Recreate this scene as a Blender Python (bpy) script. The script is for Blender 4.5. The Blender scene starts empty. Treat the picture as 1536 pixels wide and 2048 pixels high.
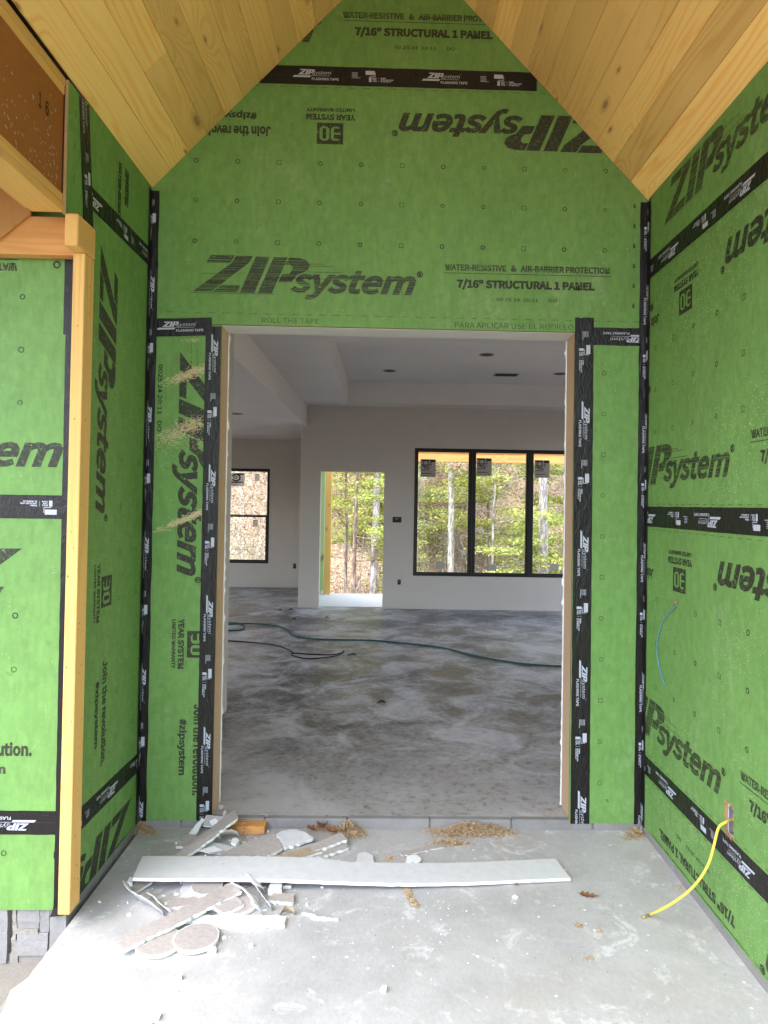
import bpy, bmesh, math, random
from mathutils import Vector, Matrix, noise as mnoise

rnd = random.Random(11)
S = bpy.context.scene
COL = S.collection

# ------------------------------------------------------------------ camera
F_PX, CX, CY = 1374.47, 768 + 36.0, 1024 - 39.0          # calibrated on a 1536 x 2048 frame
CAM = Vector((0.0, -3.3871, 1.61))
RIGHT = Vector((0.9996408, -0.0213444, 0.0162093))
DOWN = Vector((0.0165252, 0.0147072, -0.9997553))
FWD = Vector((0.0211007, 0.9996640, 0.0150547))
cd = bpy.data.cameras.new("camera")
co = bpy.data.objects.new("camera", cd)
COL.objects.link(co)
cd.sensor_fit = 'VERTICAL'
cd.sensor_height = 36.0
cd.lens = 36.0 * F_PX / 2048.0
cd.shift_x = -36.0 / 2048.0
cd.shift_y = -39.0 / 2048.0
cd.clip_start = 0.05
cd.clip_end = 400.0
M = Matrix((RIGHT, -DOWN, -FWD)).transposed().to_4x4()
M.translation = CAM
co.matrix_world = M
S.camera = co

# ------------------------------------------------------------------ light
SUN_EL, SUN_AZ = math.radians(62), math.radians(226)     # overcast, from behind the camera and a little to the left
w = bpy.data.worlds.new("World")
S.world = w
w.use_nodes = True
wn = w.node_tree
bg = wn.nodes['Background']
sky = wn.nodes.new('ShaderNodeTexSky')
sky.sky_type = 'NISHITA'
sky.sun_disc = False
sky.sun_elevation = SUN_EL
sky.sun_rotation = SUN_AZ
sky.air_density = 1.0
sky.dust_density = 2.0
sky.ozone_density = 1.0
hs = wn.nodes.new('ShaderNodeHueSaturation')
hs.inputs['Saturation'].default_value = 0.75             # cloud cover: a nearly white sky
wn.links.new(sky.outputs[0], hs.inputs['Color'])
wn.links.new(hs.outputs[0], bg.inputs[0])
bg.inputs[1].default_value = 0.15
sl = bpy.data.lights.new("sun", 'SUN')
so = bpy.data.objects.new("sun", sl)
COL.objects.link(so)
sl.energy = 0.9
sl.angle = math.radians(60)
sl.color = (1.0, 1.0, 1.0)
sd = Vector((math.sin(SUN_AZ) * math.cos(SUN_EL), math.cos(SUN_AZ) * math.cos(SUN_EL), math.sin(SUN_EL)))
so.rotation_euler = sd.to_track_quat('Z', 'Y').to_euler()
so.location = sd * 30
S.view_settings.view_transform = 'Standard'
S.view_settings.look = 'None'
S.view_settings.exposure = 2.80
S.view_settings.gamma = 1.0
S.view_settings.use_curve_mapping = False
S.cycles.max_bounces = 12
S.cycles.diffuse_bounces = 8
S.cycles.transparent_max_bounces = 24
S.cycles.caustics_reflective = False
S.cycles.caustics_refractive = False
S.cycles.sample_clamp_indirect = 6.0
S.cycles.use_denoising = True


def at(px, py, z):
    """World point where the sight line through a photo pixel meets the height z."""
    d = RIGHT * ((px - CX) / F_PX) + DOWN * ((py - CY) / F_PX) + FWD
    return CAM + d * ((z - CAM.z) / d.z)


# ------------------------------------------------------------------ material helpers
class NT:
    def __init__(s, name):
        s.m = bpy.data.materials.new(name)
        s.m.use_nodes = True
        s.t = s.m.node_tree
        s.b = s.t.nodes['Principled BSDF']
        s.tc = s.t.nodes.new('ShaderNodeTexCoord')
        s.oi = s.t.nodes.new('ShaderNodeObjectInfo')

    def put(s, sock, v):
        if isinstance(v, bpy.types.NodeSocket):
            s.t.links.new(v, sock)
        elif isinstance(v, tuple) and len(v) == 3 and sock.type == 'RGBA':
            sock.default_value = (*v, 1)
        else:
            sock.default_value = v

    def math(s, op, a, b=0.0, c=0.0):
        n = s.t.nodes.new('ShaderNodeMath')
        n.operation = op
        s.put(n.inputs[0], a)
        s.put(n.inputs[1], b)
        s.put(n.inputs[2], c)
        return n.outputs[0]

    def sep(s, v):
        n = s.t.nodes.new('ShaderNodeSeparateXYZ')
        s.put(n.inputs[0], v)
        return n.outputs

    def comb(s, x, y, z):
        n = s.t.nodes.new('ShaderNodeCombineXYZ')
        s.put(n.inputs[0], x)
        s.put(n.inputs[1], y)
        s.put(n.inputs[2], z)
        return n.outputs[0]

    def vec(s, op, a, b):
        n = s.t.nodes.new('ShaderNodeVectorMath')
        n.operation = op
        s.put(n.inputs[0], a)
        s.put(n.inputs[1], b)
        return n.outputs[0]

    def noise(s, v, scale, detail=3.0, rough=0.5, dist=0.0):
        n = s.t.nodes.new('ShaderNodeTexNoise')
        s.put(n.inputs['Vector'], v)
        s.put(n.inputs['Scale'], scale)
        s.put(n.inputs['Detail'], detail)
        s.put(n.inputs['Roughness'], rough)
        s.put(n.inputs['Distortion'], dist)
        return n.outputs[0]

    def vor(s, v, scale, feature='F1', dim='3D'):
        n = s.t.nodes.new('ShaderNodeTexVoronoi')
        n.voronoi_dimensions = dim
        n.feature = feature
        s.put(n.inputs['Vector'], v)
        s.put(n.inputs['Scale'], scale)
        return n.outputs['Distance'], n.outputs['Color']

    def ramp(s, v, a, b, lo=0.0, hi=1.0):
        n = s.t.nodes.new('ShaderNodeMapRange')
        n.interpolation_type = 'SMOOTHSTEP'
        s.put(n.inputs[0], v)
        s.put(n.inputs[1], a)
        s.put(n.inputs[2], b)
        s.put(n.inputs[3], lo)
        s.put(n.inputs[4], hi)
        return n.outputs[0]

    def mix(s, f, a, b, mode='MIX'):
        n = s.t.nodes.new('ShaderNodeMix')
        n.data_type = 'RGBA'
        n.blend_type = mode
        s.put(n.inputs[0], f)
        s.put(n.inputs[6], a)
        s.put(n.inputs[7], b)
        return n.outputs[2]

    def scale(s, col, k):
        return s.vec('MULTIPLY', col, s.comb(k, k, k))

    def bump(s, h, strength, dist=0.002):
        n = s.t.nodes.new('ShaderNodeBump')
        s.put(n.inputs['Strength'], strength)
        s.put(n.inputs['Distance'], dist)
        s.put(n.inputs['Height'], h)
        s.t.links.new(n.outputs[0], s.b.inputs['Normal'])

    def set(s, col, rough=0.8, spec=0.3):
        s.put(s.b.inputs['Base Color'], col)
        s.put(s.b.inputs['Roughness'], rough)
        s.put(s.b.inputs['Specular IOR Level'], spec)
        return s.m

    def geo(s):
        n = s.t.nodes.new('ShaderNodeNewGeometry')
        return n.outputs['Position']


def green_board(name, specks=0.0, uvw=False):
    n = NT(name)
    p = n.geo()
    big = n.noise(p, 3.0, 3)
    mid = n.noise(p, 22.0, 4, 0.65)
    fine = n.noise(p, 260.0, 2, 0.6)
    v = n.math('ADD', n.math('MULTIPLY', big, 0.24), n.math('ADD', n.math('MULTIPLY', mid, 0.44), n.math('MULTIPLY', fine, 0.42)))
    v = n.math('ADD', v, 0.45)
    for ang, off in ((1.15, 2.0), (-0.62, 7.0)):
        mp = n.t.nodes.new('ShaderNodeMapping')
        mp.inputs['Location'].default_value = (off, off, off)
        mp.inputs['Rotation'].default_value = (ang, ang, 0.0)
        mp.inputs['Scale'].default_value = (62.0, 62.0, 19.0)
        n.put(mp.inputs['Vector'], p)
        v = n.math('ADD', v, n.math('MULTIPLY', n.math('SUBTRACT', n.sep(n.vor(mp.outputs[0], 1.0)[1])[0], 0.5), 0.09))
    col = n.scale((0.156, 0.306, 0.080), v)
    stain = n.ramp(n.noise(p, 11.0, 5, 0.7), 0.64, 0.74)
    col = n.mix(n.math('MULTIPLY', stain, 0.45), col, (0.05, 0.12, 0.03))
    smudge = n.math('MULTIPLY', n.ramp(n.noise(n.vec('MULTIPLY', p, (1.0, 1.0, 0.45)), 2.4, 5, 0.7, 0.8), 0.54, 0.72), n.ramp(n.noise(p, 40.0, 4, 0.7), 0.35, 0.6))
    col = n.mix(n.math('MULTIPLY', smudge, 0.22), col, (0.52, 0.53, 0.40))
    drip = n.ramp(n.noise(n.vec('MULTIPLY', p, (9.0, 9.0, 0.7)), 2.2, 4, 0.6), 0.60, 0.75)
    col = n.mix(n.math('MULTIPLY', drip, 0.09), col, (0.09, 0.16, 0.05))
    # pale scratches: short thin flecks
    d, c = n.vor(p, 34.0)
    cs = n.sep(c)
    fl = n.math('MULTIPLY', n.ramp(d, 0.10, 0.05), n.math('GREATER_THAN', cs[0], 0.965))
    col = n.mix(n.math('MULTIPLY', fl, 0.8), col, (0.66, 0.70, 0.42))
    if specks:
        d2, c2 = n.vor(p, 125.0)
        c2s = n.sep(c2)
        zone = n.ramp(n.noise(p, 1.7, 2), 0.34, 0.62)
        dot = n.math('MULTIPLY', n.ramp(d2, 0.30, 0.16), n.math('GREATER_THAN', c2s[0], n.math('SUBTRACT', 1.0, n.math('MULTIPLY', zone, specks))))
        col = n.mix(n.math('MULTIPLY', dot, 0.75), col, (0.70, 0.78, 0.50))
    n.bump(n.noise(p, 190.0, 3, 0.7), 0.22, 0.0015)
    return n.set(col, 0.62, 0.35)


def ink(name, board, streak):
    n = NT(name)
    p = n.geo()
    uv = n.tc.outputs['UV']
    worn = n.ramp(n.noise(p, 60.0, 5, 0.75), 0.50, 0.72)
    fac = n.math('MULTIPLY', worn, 0.62)
    st = n.noise(n.vec('MULTIPLY', uv, (3.0, 330.0, 1.0)), 1.0, 2, 0.5)
    fac = n.math('MAXIMUM', fac, n.math('MULTIPLY', n.ramp(st, 0.60 - 0.12 * streak, 0.72), 0.85 * streak))
    g = n.noise(p, 240.0, 2)
    col = n.mix(fac, n.scale((0.030, 0.030, 0.019), n.math('ADD', 0.6, g)), board)
    n.bump(n.noise(p, 190.0, 3, 0.7), 0.22, 0.0015)
    return n.set(col, 0.55, 0.35)


def wood(name, ca, cb, axis, knots=1.0, sat=1.0, ring=38.0, knotcol=(0.30, 0.12, 0.04), rough=0.6, tint=0.28):
    n = NT(name)
    o = n.sep(n.tc.outputs['Object'])
    al = o['XYZ'.index(axis)]
    ac = [o[i] for i in range(3) if 'XYZ'[i] != axis]
    r = n.oi.outputs['Random']
    a = n.math('ADD', ac[0], n.math('MULTIPLY', r, 13.7))
    b = ac[1]
    l = n.math('ADD', al, n.math('MULTIPLY', r, 31.3))
    n1 = n.noise(n.comb(n.math('MULTIPLY', a, 9.0), n.math('MULTIPLY', l, 0.75), n.math('MULTIPLY', b, 9.0)), 1.0, 2, 0.5)
    d, c = n.vor(n.comb(n.math('MULTIPLY', a, 6.3), n.math('MULTIPLY', l, 2.0), 0.0), 1.0, 'F1', '2D')
    cs = n.sep(c)
    has = n.math('GREATER_THAN', cs[0], 0.42)
    size = n.math('ADD', 0.035, n.math('MULTIPLY', n.math('POWER', cs[1], 3.0), 0.06))
    kn = n.math('MULTIPLY', n.ramp(d, size, n.math('MULTIPLY', size, 0.72)), has)
    halo = n.math('MULTIPLY', n.ramp(d, n.math('MULTIPLY', size, 2.4), size), has)
    flow = n.math('MULTIPLY', n.ramp(d, 0.42, 0.03), has)
    ph = n.math('ADD', n.math('MULTIPLY', a, ring), n.math('ADD', n.math('MULTIPLY', n1, 7.0), n.math('MULTIPLY', flow, 2.6 * knots)))
    g = n.math('MULTIPLY_ADD', n.math('SINE', n.math('MULTIPLY', ph, 6.283)), 0.5, 0.5)
    g = n.math('POWER', g, 2.6)
    amt = n.ramp(n.noise(n.comb(n.math('MULTIPLY', a, 3.0), n.math('MULTIPLY', l, 0.5), r), 1.3, 1), 0.38, 0.62, 0.15, 1.0)
    fine = n.noise(n.comb(n.math('MULTIPLY', a, 210.0), n.math('MULTIPLY', l, 4.0), n.math('MULTIPLY', b, 210.0)), 1.0, 2, 0.6)
    f = n.math('ADD', n.math('MULTIPLY', n.math('MULTIPLY', g, amt), 0.62), n.math('MULTIPLY', fine, 0.38))
    col = n.mix(f, ca, cb)
    tone = n.noise(n.comb(n.math('MULTIPLY', a, 4.0), n.math('MULTIPLY', l, 1.1), 3.3), 1.0, 3)
    col = n.scale(col, n.math('ADD', n.math('MULTIPLY', n.math('FRACT', n.math('MULTIPLY', r, 7.13)), tint), n.math('ADD', 0.78 - tint * 0.25, n.math('MULTIPLY', tone, 0.36))))
    if knots:
        col = n.mix(n.math('MULTIPLY', halo, 0.38), col, (0.46, 0.21, 0.065))
        rr = n.math('MULTIPLY_ADD', n.math('SINE', n.math('MULTIPLY', d, 420.0)), 0.22, 0.62)
        col = n.mix(n.math('MULTIPLY', kn, n.math('MULTIPLY', rr, knots)), col, knotcol)
    n.bump(n.math('ADD', g, n.math('MULTIPLY', fine, 0.6)), 0.10, 0.001)
    return n.set(col, rough, 0.3)


def plain(name, col, rough=0.7, var=0.15, sc=30.0, spec=0.3, bump=0.0, metal=0.0):
    n = NT(name)
    v = n.noise(n.geo(), sc, 3, 0.6)
    c = n.scale(col, n.math('ADD', 1 - var / 2, n.math('MULTIPLY', n.math('SUBTRACT', v, 0.25), var)))
    if bump:
        n.bump(n.noise(n.geo(), sc * 2, 4, 0.6), bump, 0.002)
    n.b.inputs['Metallic'].default_value = metal
    return n.set(c, rough, spec)


def tape_mat(name):
    n = NT(name)
    p = n.geo()
    dust = n.ramp(n.noise(p, 130.0, 4, 0.75), 0.60, 0.82)
    col = n.mix(n.math('MULTIPLY', dust, 0.14), (0.0105, 0.0085, 0.0085), (0.20, 0.18, 0.16))
    wr = n.noise(n.vec('MULTIPLY', p, (1.0, 1.0, 0.35)), 46.0, 4, 0.6, 0.8)
    n.bump(n.math('ADD', n.math('MULTIPLY', wr, 1.0), n.math('MULTIPLY', n.noise(p, 300.0, 2), 0.12)), 0.95, 0.006)
    return n.set(col, 0.36, 0.36)


def slab_mat(name):
    n = NT(name)
    p = n.geo()
    big = n.noise(p, 1.3, 4, 0.6)
    mid = n.noise(p, 7.0, 5, 0.65)
    fine = n.noise(p, 210.0, 2, 0.6)
    sw = n.noise(n.vec('MULTIPLY', p, (1.0, 0.5, 1.0)), 75.0, 3, 0.6)
    v = n.math('ADD', n.math('MULTIPLY', big, 0.40), n.math('ADD', n.math('MULTIPLY', mid, 0.30), n.math('ADD', n.math('MULTIPLY', fine, 0.18), n.math('MULTIPLY', sw, 0.20))))
    col = n.scale((0.51, 0.493, 0.484), n.math('ADD', 0.24, n.math('MULTIPLY', v, 1.32)))
    warm = n.ramp(n.noise(p, 2.3, 3), 0.52, 0.72)
    col = n.mix(n.math('MULTIPLY', warm, 0.30), col, (0.44, 0.385, 0.33))
    d1 = n.noise(p, 4.6, 7, 0.74, 1.2)
    dust = n.math('MULTIPLY', n.ramp(d1, 0.53, 0.64), n.ramp(n.noise(p, 28.0, 4, 0.7), 0.38, 0.60))
    col = n.mix(n.math('MULTIPLY', dust, 0.48), col, (0.86, 0.86, 0.86))
    d, c = n.vor(p, 26.0)
    cs = n.sep(c)
    spot = n.math('MULTIPLY', n.ramp(d, 0.22, 0.12), n.math('GREATER_THAN', cs[0], 0.955))
    col = n.mix(n.math('MULTIPLY', spot, 0.85), col, (0.82, 0.82, 0.82))
    d, c = n.vor(p, 60.0)
    cs = n.sep(c)
    spot = n.math('MULTIPLY', n.ramp(d, 0.20, 0.12), n.math('GREATER_THAN', cs[0], 0.975))
    col = n.mix(n.math('MULTIPLY', spot, 0.7), col, (0.12, 0.10, 0.08))
    n.bump(n.math('ADD', fine, n.math('MULTIPLY', sw, 0.8)), 0.30, 0.002)
    return n.set(col, 0.75, 0.25)


def floor_mat(name):
    n = NT(name)
    p = n.geo()
    ps = p
    big = n.noise(ps, 0.8, 4, 0.6)
    mid = n.noise(ps, 2.6, 7, 0.68, 0.9)
    fine = n.noise(p, 26.0, 4, 0.7)
    v = n.math('ADD', n.math('MULTIPLY', big, 0.75), n.math('ADD', n.math('MULTIPLY', mid, 0.90), n.math('MULTIPLY', fine, 0.30)))
    col = n.mix(n.ramp(v, 0.78, 1.18), (0.075, 0.074, 0.075), (0.56, 0.55, 0.545))
    dust = n.math('MULTIPLY', n.ramp(n.noise(ps, 2.6, 6, 0.75, 1.2), 0.54, 0.68), n.ramp(n.noise(p, 60.0, 3, 0.7), 0.40, 0.62))
    col = n.mix(n.math('MULTIPLY', dust, 0.6), col, (0.62, 0.60, 0.58))
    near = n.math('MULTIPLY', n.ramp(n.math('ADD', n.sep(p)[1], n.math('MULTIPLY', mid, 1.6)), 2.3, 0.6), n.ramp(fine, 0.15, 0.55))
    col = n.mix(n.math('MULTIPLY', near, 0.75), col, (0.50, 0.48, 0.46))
    n.bump(n.math('ADD', mid, fine), 0.12, 0.004)
    r = n.ramp(mid, 0.35, 0.65, 0.32, 0.58)
    return n.set(col, r, 0.36)


def drywall_mat(name, col):
    n = NT(name)
    p = n.geo()
    v = n.math('ADD', n.math('MULTIPLY', n.noise(p, 0.9, 3), 0.18), n.math('MULTIPLY', n.noise(p, 7.0, 4), 0.08))
    c = n.scale(col, n.math('ADD', 0.87, v))
    n.bump(n.noise(p, 90.0, 3), 0.10, 0.002)
    return n.set(c, 0.8, 0.2)


def block_mat(name, col):
    n = NT(name)
    p = n.geo()
    f = n.noise(p, 170.0, 3, 0.7)
    v = n.math('ADD', n.math('MULTIPLY', f, 0.35), n.math('ADD', n.math('MULTIPLY', n.noise(p, 12.0, 4), 0.35), n.math('MULTIPLY', n.oi.outputs['Random'], 0.15)))
    c = n.scale(col, n.math('ADD', 0.58, v))
    n.bump(n.math('ADD', f, n.noise(p, 60.0, 3)), 0.6, 0.004)
    return n.set(c, 0.9, 0.2)


GREEN_COL = (0.156, 0.306, 0.080)
M_GREEN = green_board("green_sheathing")
M_GREEN_SPECK = green_board("green_sheathing_speckled", 0.20)
M_INK = ink("black_print", GREEN_COL, 0.0)
M_INK_S = ink("streaky_black_print", GREEN_COL, 1.0)
M_OSB = plain("strand_board_edge", (0.55, 0.33, 0.16), 0.85, 0.6, 160.0, 0.2, 0.4)
M_JAMB = plain("raw_board_jamb", (0.60, 0.42, 0.27), 0.85, 0.35, 140.0, 0.2, 0.3)
M_TAPE = tape_mat("black_tape")
M_TPRINT = plain("tape_print", (0.50, 0.52, 0.60), 0.5, 0.15, 60.0)
M_SCRATCH = plain("pale_scratch", (0.50, 0.58, 0.34), 0.8, 0.5, 90.0, 0.2)
M_HOLE = plain("nail_hole", (0.20, 0.09, 0.035), 0.9, 0.4, 90.0, 0.1)
M_CREASE = plain("tape_crease", (0.10, 0.09, 0.09), 0.4, 0.4, 80.0, 0.4)
M_PINE = wood("pine_boards", (0.95, 0.605, 0.215), (0.83, 0.42, 0.115), 'Y', 1.0, ring=30.0, tint=0.52)
M_SPF_Y = wood("lumber_along_y", (0.74, 0.43, 0.14), (0.58, 0.29, 0.08), 'Y', 0.8)
M_SPF_X = wood("lumber_along_x", (0.74, 0.37, 0.125), (0.58, 0.25, 0.07), 'X', 0.7)
M_SPF_Z = wood("lumber_along_z", (0.80, 0.49, 0.165), (0.66, 0.35, 0.10), 'Z', 1.0)
M_PLY = wood("brown_plywood", (0.40, 0.145, 0.036), (0.22, 0.072, 0.018), 'Y', 0.7, ring=9.0, knotcol=(0.05, 0.02, 0.01))
M_PLY_Z = wood("orange_plywood", (0.52, 0.26, 0.085), (0.40, 0.18, 0.05), 'Z', 0.5, ring=16.0)
M_SLAB = slab_mat("porch_concrete")
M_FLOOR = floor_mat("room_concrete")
M_WALL = drywall_mat("room_drywall", (0.535, 0.488, 0.436))
M_CEIL = drywall_mat("ceiling_drywall", (0.68, 0.65, 0.605))
M_DECK = plain("fresh_concrete", (0.66, 0.65, 0.65), 0.8, 0.15, 8.0)
M_BLOCK = block_mat("concrete_block", (0.275, 0.262, 0.255))
M_MORTAR = block_mat("mortar", (0.29, 0.265, 0.235))
M_PAPER = plain("white_board_face", (0.74, 0.735, 0.74), 0.8, 0.22, 26.0, 0.2, 0.15)
M_GYP = plain("gypsum_core", (0.86, 0.855, 0.85), 0.9, 0.12, 120.0, 0.2, 0.4)
M_BACK = plain("grey_paper_back", (0.53, 0.47, 0.44), 0.9, 0.5, 70.0, 0.2, 0.2)
M_BACK2 = plain("tan_paper_back", (0.52, 0.42, 0.31), 0.9, 0.5, 45.0, 0.2, 0.2)
M_BLACK = plain("black_frame", (0.012, 0.012, 0.012), 0.42, 0.2, 40.0, 0.4)
M_BOX = plain("dark_box", (0.03, 0.025, 0.022), 0.6, 0.3, 50.0)
M_CAN = plain("dark_can", (0.035, 0.03, 0.027), 0.5, 0.3, 50.0)
M_CANRING = plain("can_ring", (0.30, 0.27, 0.25), 0.5, 0.2, 50.0)
M_YELLOW = plain("yellow_cable", (0.86, 0.66, 0.09), 0.45, 0.12, 40.0, 0.4)
M_BRASS = plain("brass_end", (0.50, 0.36, 0.12), 0.4, 0.2, 60.0, 0.5, 0, 0.6)
M_BLUE = plain("blue_wire", (0.10, 0.29, 0.50), 0.4, 0.1, 40.0, 0.4)
M_HOSE = plain("green_hose", (0.012, 0.085, 0.095), 0.45, 0.2, 40.0, 0.4)
M_CORD = plain("black_cord", (0.012, 0.011, 0.012), 0.5, 0.2, 40.0, 0.4)
M_GREYBOX = plain("grey_box", (0.22, 0.23, 0.27), 0.5, 0.2, 60.0)
def dust_mat():
    n = NT("sawdust")
    a = n.t.nodes.new('ShaderNodeAttribute')
    a.attribute_name = 'tone'
    c = n.mix(a.outputs['Fac'], (0.48, 0.30, 0.15), (0.82, 0.68, 0.48))
    return n.set(c, 0.9, 0.1)


M_DUST = dust_mat()
M_FIBRE = plain("torn_wood_fibre", (0.74, 0.60, 0.36), 0.9, 0.5, 150.0, 0.1)
M_LEAF = plain("dry_leaf", (0.28, 0.125, 0.055), 0.8, 0.4, 60.0, 0.2)
M_LABEL = plain("label_paper", (0.42, 0.385, 0.33), 0.7, 0.15, 30.0)
M_LABELW = plain("white_label_paper", (0.62, 0.64, 0.66), 0.7, 0.1, 30.0)
_t = M_LABELW.node_tree
_tl = _t.nodes.new('ShaderNodeBsdfTranslucent')
_tl.inputs[0].default_value = (0.85, 0.86, 0.88, 1)
_mx = _t.nodes.new('ShaderNodeMixShader')
_mx.inputs[0].default_value = 0.85
_t.links.new(_t.nodes['Principled BSDF'].outputs[0], _mx.inputs[1])
_t.links.new(_tl.outputs[0], _mx.inputs[2])
_t.links.new(_mx.outputs[0], _t.nodes['Material Output'].inputs[0])
M_LINK = plain("label_ink", (0.02, 0.02, 0.025), 0.7, 0.1, 30.0)
M_LNAVY = plain("navy_ink", (0.02, 0.045, 0.14), 0.7, 0.1, 30.0)
M_ROOF = plain("roof_deck", (0.10, 0.07, 0.05), 0.9, 0.3, 10.0)


def glass_mat():
    n = NT("window_glass")
    t = n.t
    tr = t.nodes.new('ShaderNodeBsdfTransparent')
    tr.inputs[0].default_value = (0.975, 0.985, 0.975, 1)
    gl = t.nodes.new('ShaderNodeBsdfGlossy')
    gl.inputs['Roughness'].default_value = 0.02
    fr = t.nodes.new('ShaderNodeFresnel')
    fr.inputs[0].default_value = 1.45
    mx = t.nodes.new('ShaderNodeMixShader')
    t.links.new(fr.outputs[0], mx.inputs[0])
    t.links.new(tr.outputs[0], mx.inputs[1])
    t.links.new(gl.outputs[0], mx.inputs[2])
    t.links.new(mx.outputs[0], t.nodes['Material Output'].inputs[0])
    return n.m


M_GLASS = glass_mat()


# ------------------------------------------------------------------ object helpers
WLOC = {}


def tag(o, label=None, cat=None, group=None, kind=None):
    if label:
        o['label'] = label
    if cat:
        o['category'] = cat
    if group:
        o['group'] = group
    if kind:
        o['kind'] = kind
    return o


def empty(name, loc, label=None, cat=None, group=None, kind=None):
    o = bpy.data.objects.new(name, None)
    COL.objects.link(o)
    o.empty_display_size = 0.1
    o.location = loc
    WLOC[o.name] = Vector(loc)
    return tag(o, label, cat, group, kind)


def link(name, me, mats, parent=None, center=None, rot=None):
    """Link a mesh whose vertices are local to `center` (world)."""
    for m in (mats if isinstance(mats, (list, tuple)) else [mats]):
        me.materials.append(m)
    o = bpy.data.objects.new(name, me)
    COL.objects.link(o)
    c = Vector(center) if center is not None else Vector((0, 0, 0))
    if rot:
        o.rotation_euler = rot
    if parent is not None:
        o.parent = parent
        o.location = c - WLOC[parent.name]
    else:
        o.location = c
    WLOC[o.name] = c
    return o


def mesh(name, verts, faces, mats, parent=None, mi=None, uv=None, smooth=False):
    vs = [Vector(v) for v in verts]
    lo = Vector((min(v.x for v in vs), min(v.y for v in vs), min(v.z for v in vs)))
    hi = Vector((max(v.x for v in vs), max(v.y for v in vs), max(v.z for v in vs)))
    c = (lo + hi) / 2
    if parent is None:
        c.z = lo.z
    me = bpy.data.meshes.new(name)
    me.from_pydata([tuple(v - c) for v in vs], [], faces)
    if mi:
        me.polygons.foreach_set('material_index', mi)
    if uv:
        l = me.uv_layers.new()
        for p in me.polygons:
            for li in p.loop_indices:
                l.data[li].uv = uv[me.loops[li].vertex_index]
    if smooth:
        me.polygons.foreach_set('use_smooth', [True] * len(me.polygons))
    me.update()
    return link(name, me, mats, parent, c)


def bm_obj(name, bm, mats, parent=None, smooth=False):
    vs = [v.co.copy() for v in bm.verts]
    lo = Vector((min(v.x for v in vs), min(v.y for v in vs), min(v.z for v in vs)))
    hi = Vector((max(v.x for v in vs), max(v.y for v in vs), max(v.z for v in vs)))
    c = (lo + hi) / 2
    if parent is None:
        c.z = lo.z
    for v in bm.verts:
        v.co -= c
    me = bpy.data.meshes.new(name)
    bm.to_mesh(me)
    bm.free()
    if smooth:
        me.polygons.foreach_set('use_smooth', [True] * len(me.polygons))
    return link(name, me, mats, parent, c)


def box(name, x0, x1, y0, y1, z0, z1, mat, parent=None, bev=0.0):
    bm = bmesh.new()
    bmesh.ops.create_cube(bm, size=1.0)
    for v in bm.verts:
        v.co = Vector((x0 + (v.co.x + .5) * (x1 - x0), y0 + (v.co.y + .5) * (y1 - y0), z0 + (v.co.z + .5) * (z1 - z0)))
    if bev:
        bmesh.ops.bevel(bm, geom=list(bm.edges), offset=bev, segments=2, profile=0.5, affect='EDGES')
    return bm_obj(name, bm, mat, parent)


def prism(poly_top, th, down=Vector((0, 0, -1))):
    """Closed solid below a 3D polygon; returns verts, faces (top, bottom, sides)."""
    n = len(poly_top)
    vs = [Vector(p) for p in poly_top] + [Vector(p) + down * th for p in poly_top]
    fs = [tuple(range(n)), tuple(range(2 * n - 1, n - 1, -1))] + [(i, i + n, (i + 1) % n + n, (i + 1) % n) for i in range(n)]
    return vs, fs


class Frame:
    """A wall plane: u to the viewer's right, v up, n out of the wall."""
    def __init__(s, o, u, n):
        s.o, s.u, s.n = Vector(o), Vector(u), Vector(n)
        s.v = Vector((0, 0, 1))

    def __call__(s, u, v, n=0.0):
        return s.o + s.u * u + s.v * v + s.n * n


XL, XR = -1.183, 1.278
YF = -0.75                        # plane of the outer wall left of the porch
FL = 0.012                        # porch floor
FI = 0.060                        # room floor
BACK = Frame((0, 0, 0), (1, 0, 0), (0, -1, 0))
RIGHTW = Frame((XR, 0, 0), (0, -1, 0), (-1, 0, 0))
LEFTW = Frame((XL, 0, 0), (0, 1, 0), (1, 0, 0))
FRONTW = Frame((0, YF, 0), (1, 0, 0), (0, -1, 0))
T_SH = 0.011


def grid_wall(u0, u1, v0, v1, holes, fr, n0, n1):
    """Sheet with rectangular holes as one closed mesh; faces facing +n get index 0, the rest 1."""
    us = sorted({u0, u1} | {min(max(x, u0), u1) for h in holes for x in (h[0], h[1])})
    vs_ = sorted({v0, v1} | {min(max(x, v0), v1) for h in holes for x in (h[2], h[3])})
    def solid(i, j):
        if i < 0 or j < 0 or i >= len(us) - 1 or j >= len(vs_) - 1:
            return False
        cu, cv = (us[i] + us[i + 1]) / 2, (vs_[j] + vs_[j + 1]) / 2
        return not any(h[0] < cu < h[1] and h[2] < cv < h[3] for h in holes)
    V, Fc, MI, ix = [], [], [], {}
    def vid(i, j, k):
        if (i, j, k) not in ix:
            ix[(i, j, k)] = len(V)
            V.append(fr(us[i], vs_[j], n1 if k else n0))
        return ix[(i, j, k)]
    for i in range(len(us) - 1):
        for j in range(len(vs_) - 1):
            if not solid(i, j):
                continue
            Fc.append((vid(i, j, 1), vid(i + 1, j, 1), vid(i + 1, j + 1, 1), vid(i, j + 1, 1))); MI.append(0)
            Fc.append((vid(i, j, 0), vid(i, j + 1, 0), vid(i + 1, j + 1, 0), vid(i + 1, j, 0))); MI.append(1)
            for di, dj, a, b in ((-1, 0, (0, 0), (0, 1)), (1, 0, (1, 1), (1, 0)), (0, -1, (1, 0), (0, 0)), (0, 1, (0, 1), (1, 1))):
                if not solid(i + di, j + dj):
                    A, B = (i + a[0], j + a[1]), (i + b[0], j + b[1])
                    Fc.append((vid(*A, 0), vid(*A, 1), vid(*B, 1), vid(*B, 0))); MI.append(1)
    return V, Fc, MI


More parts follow.
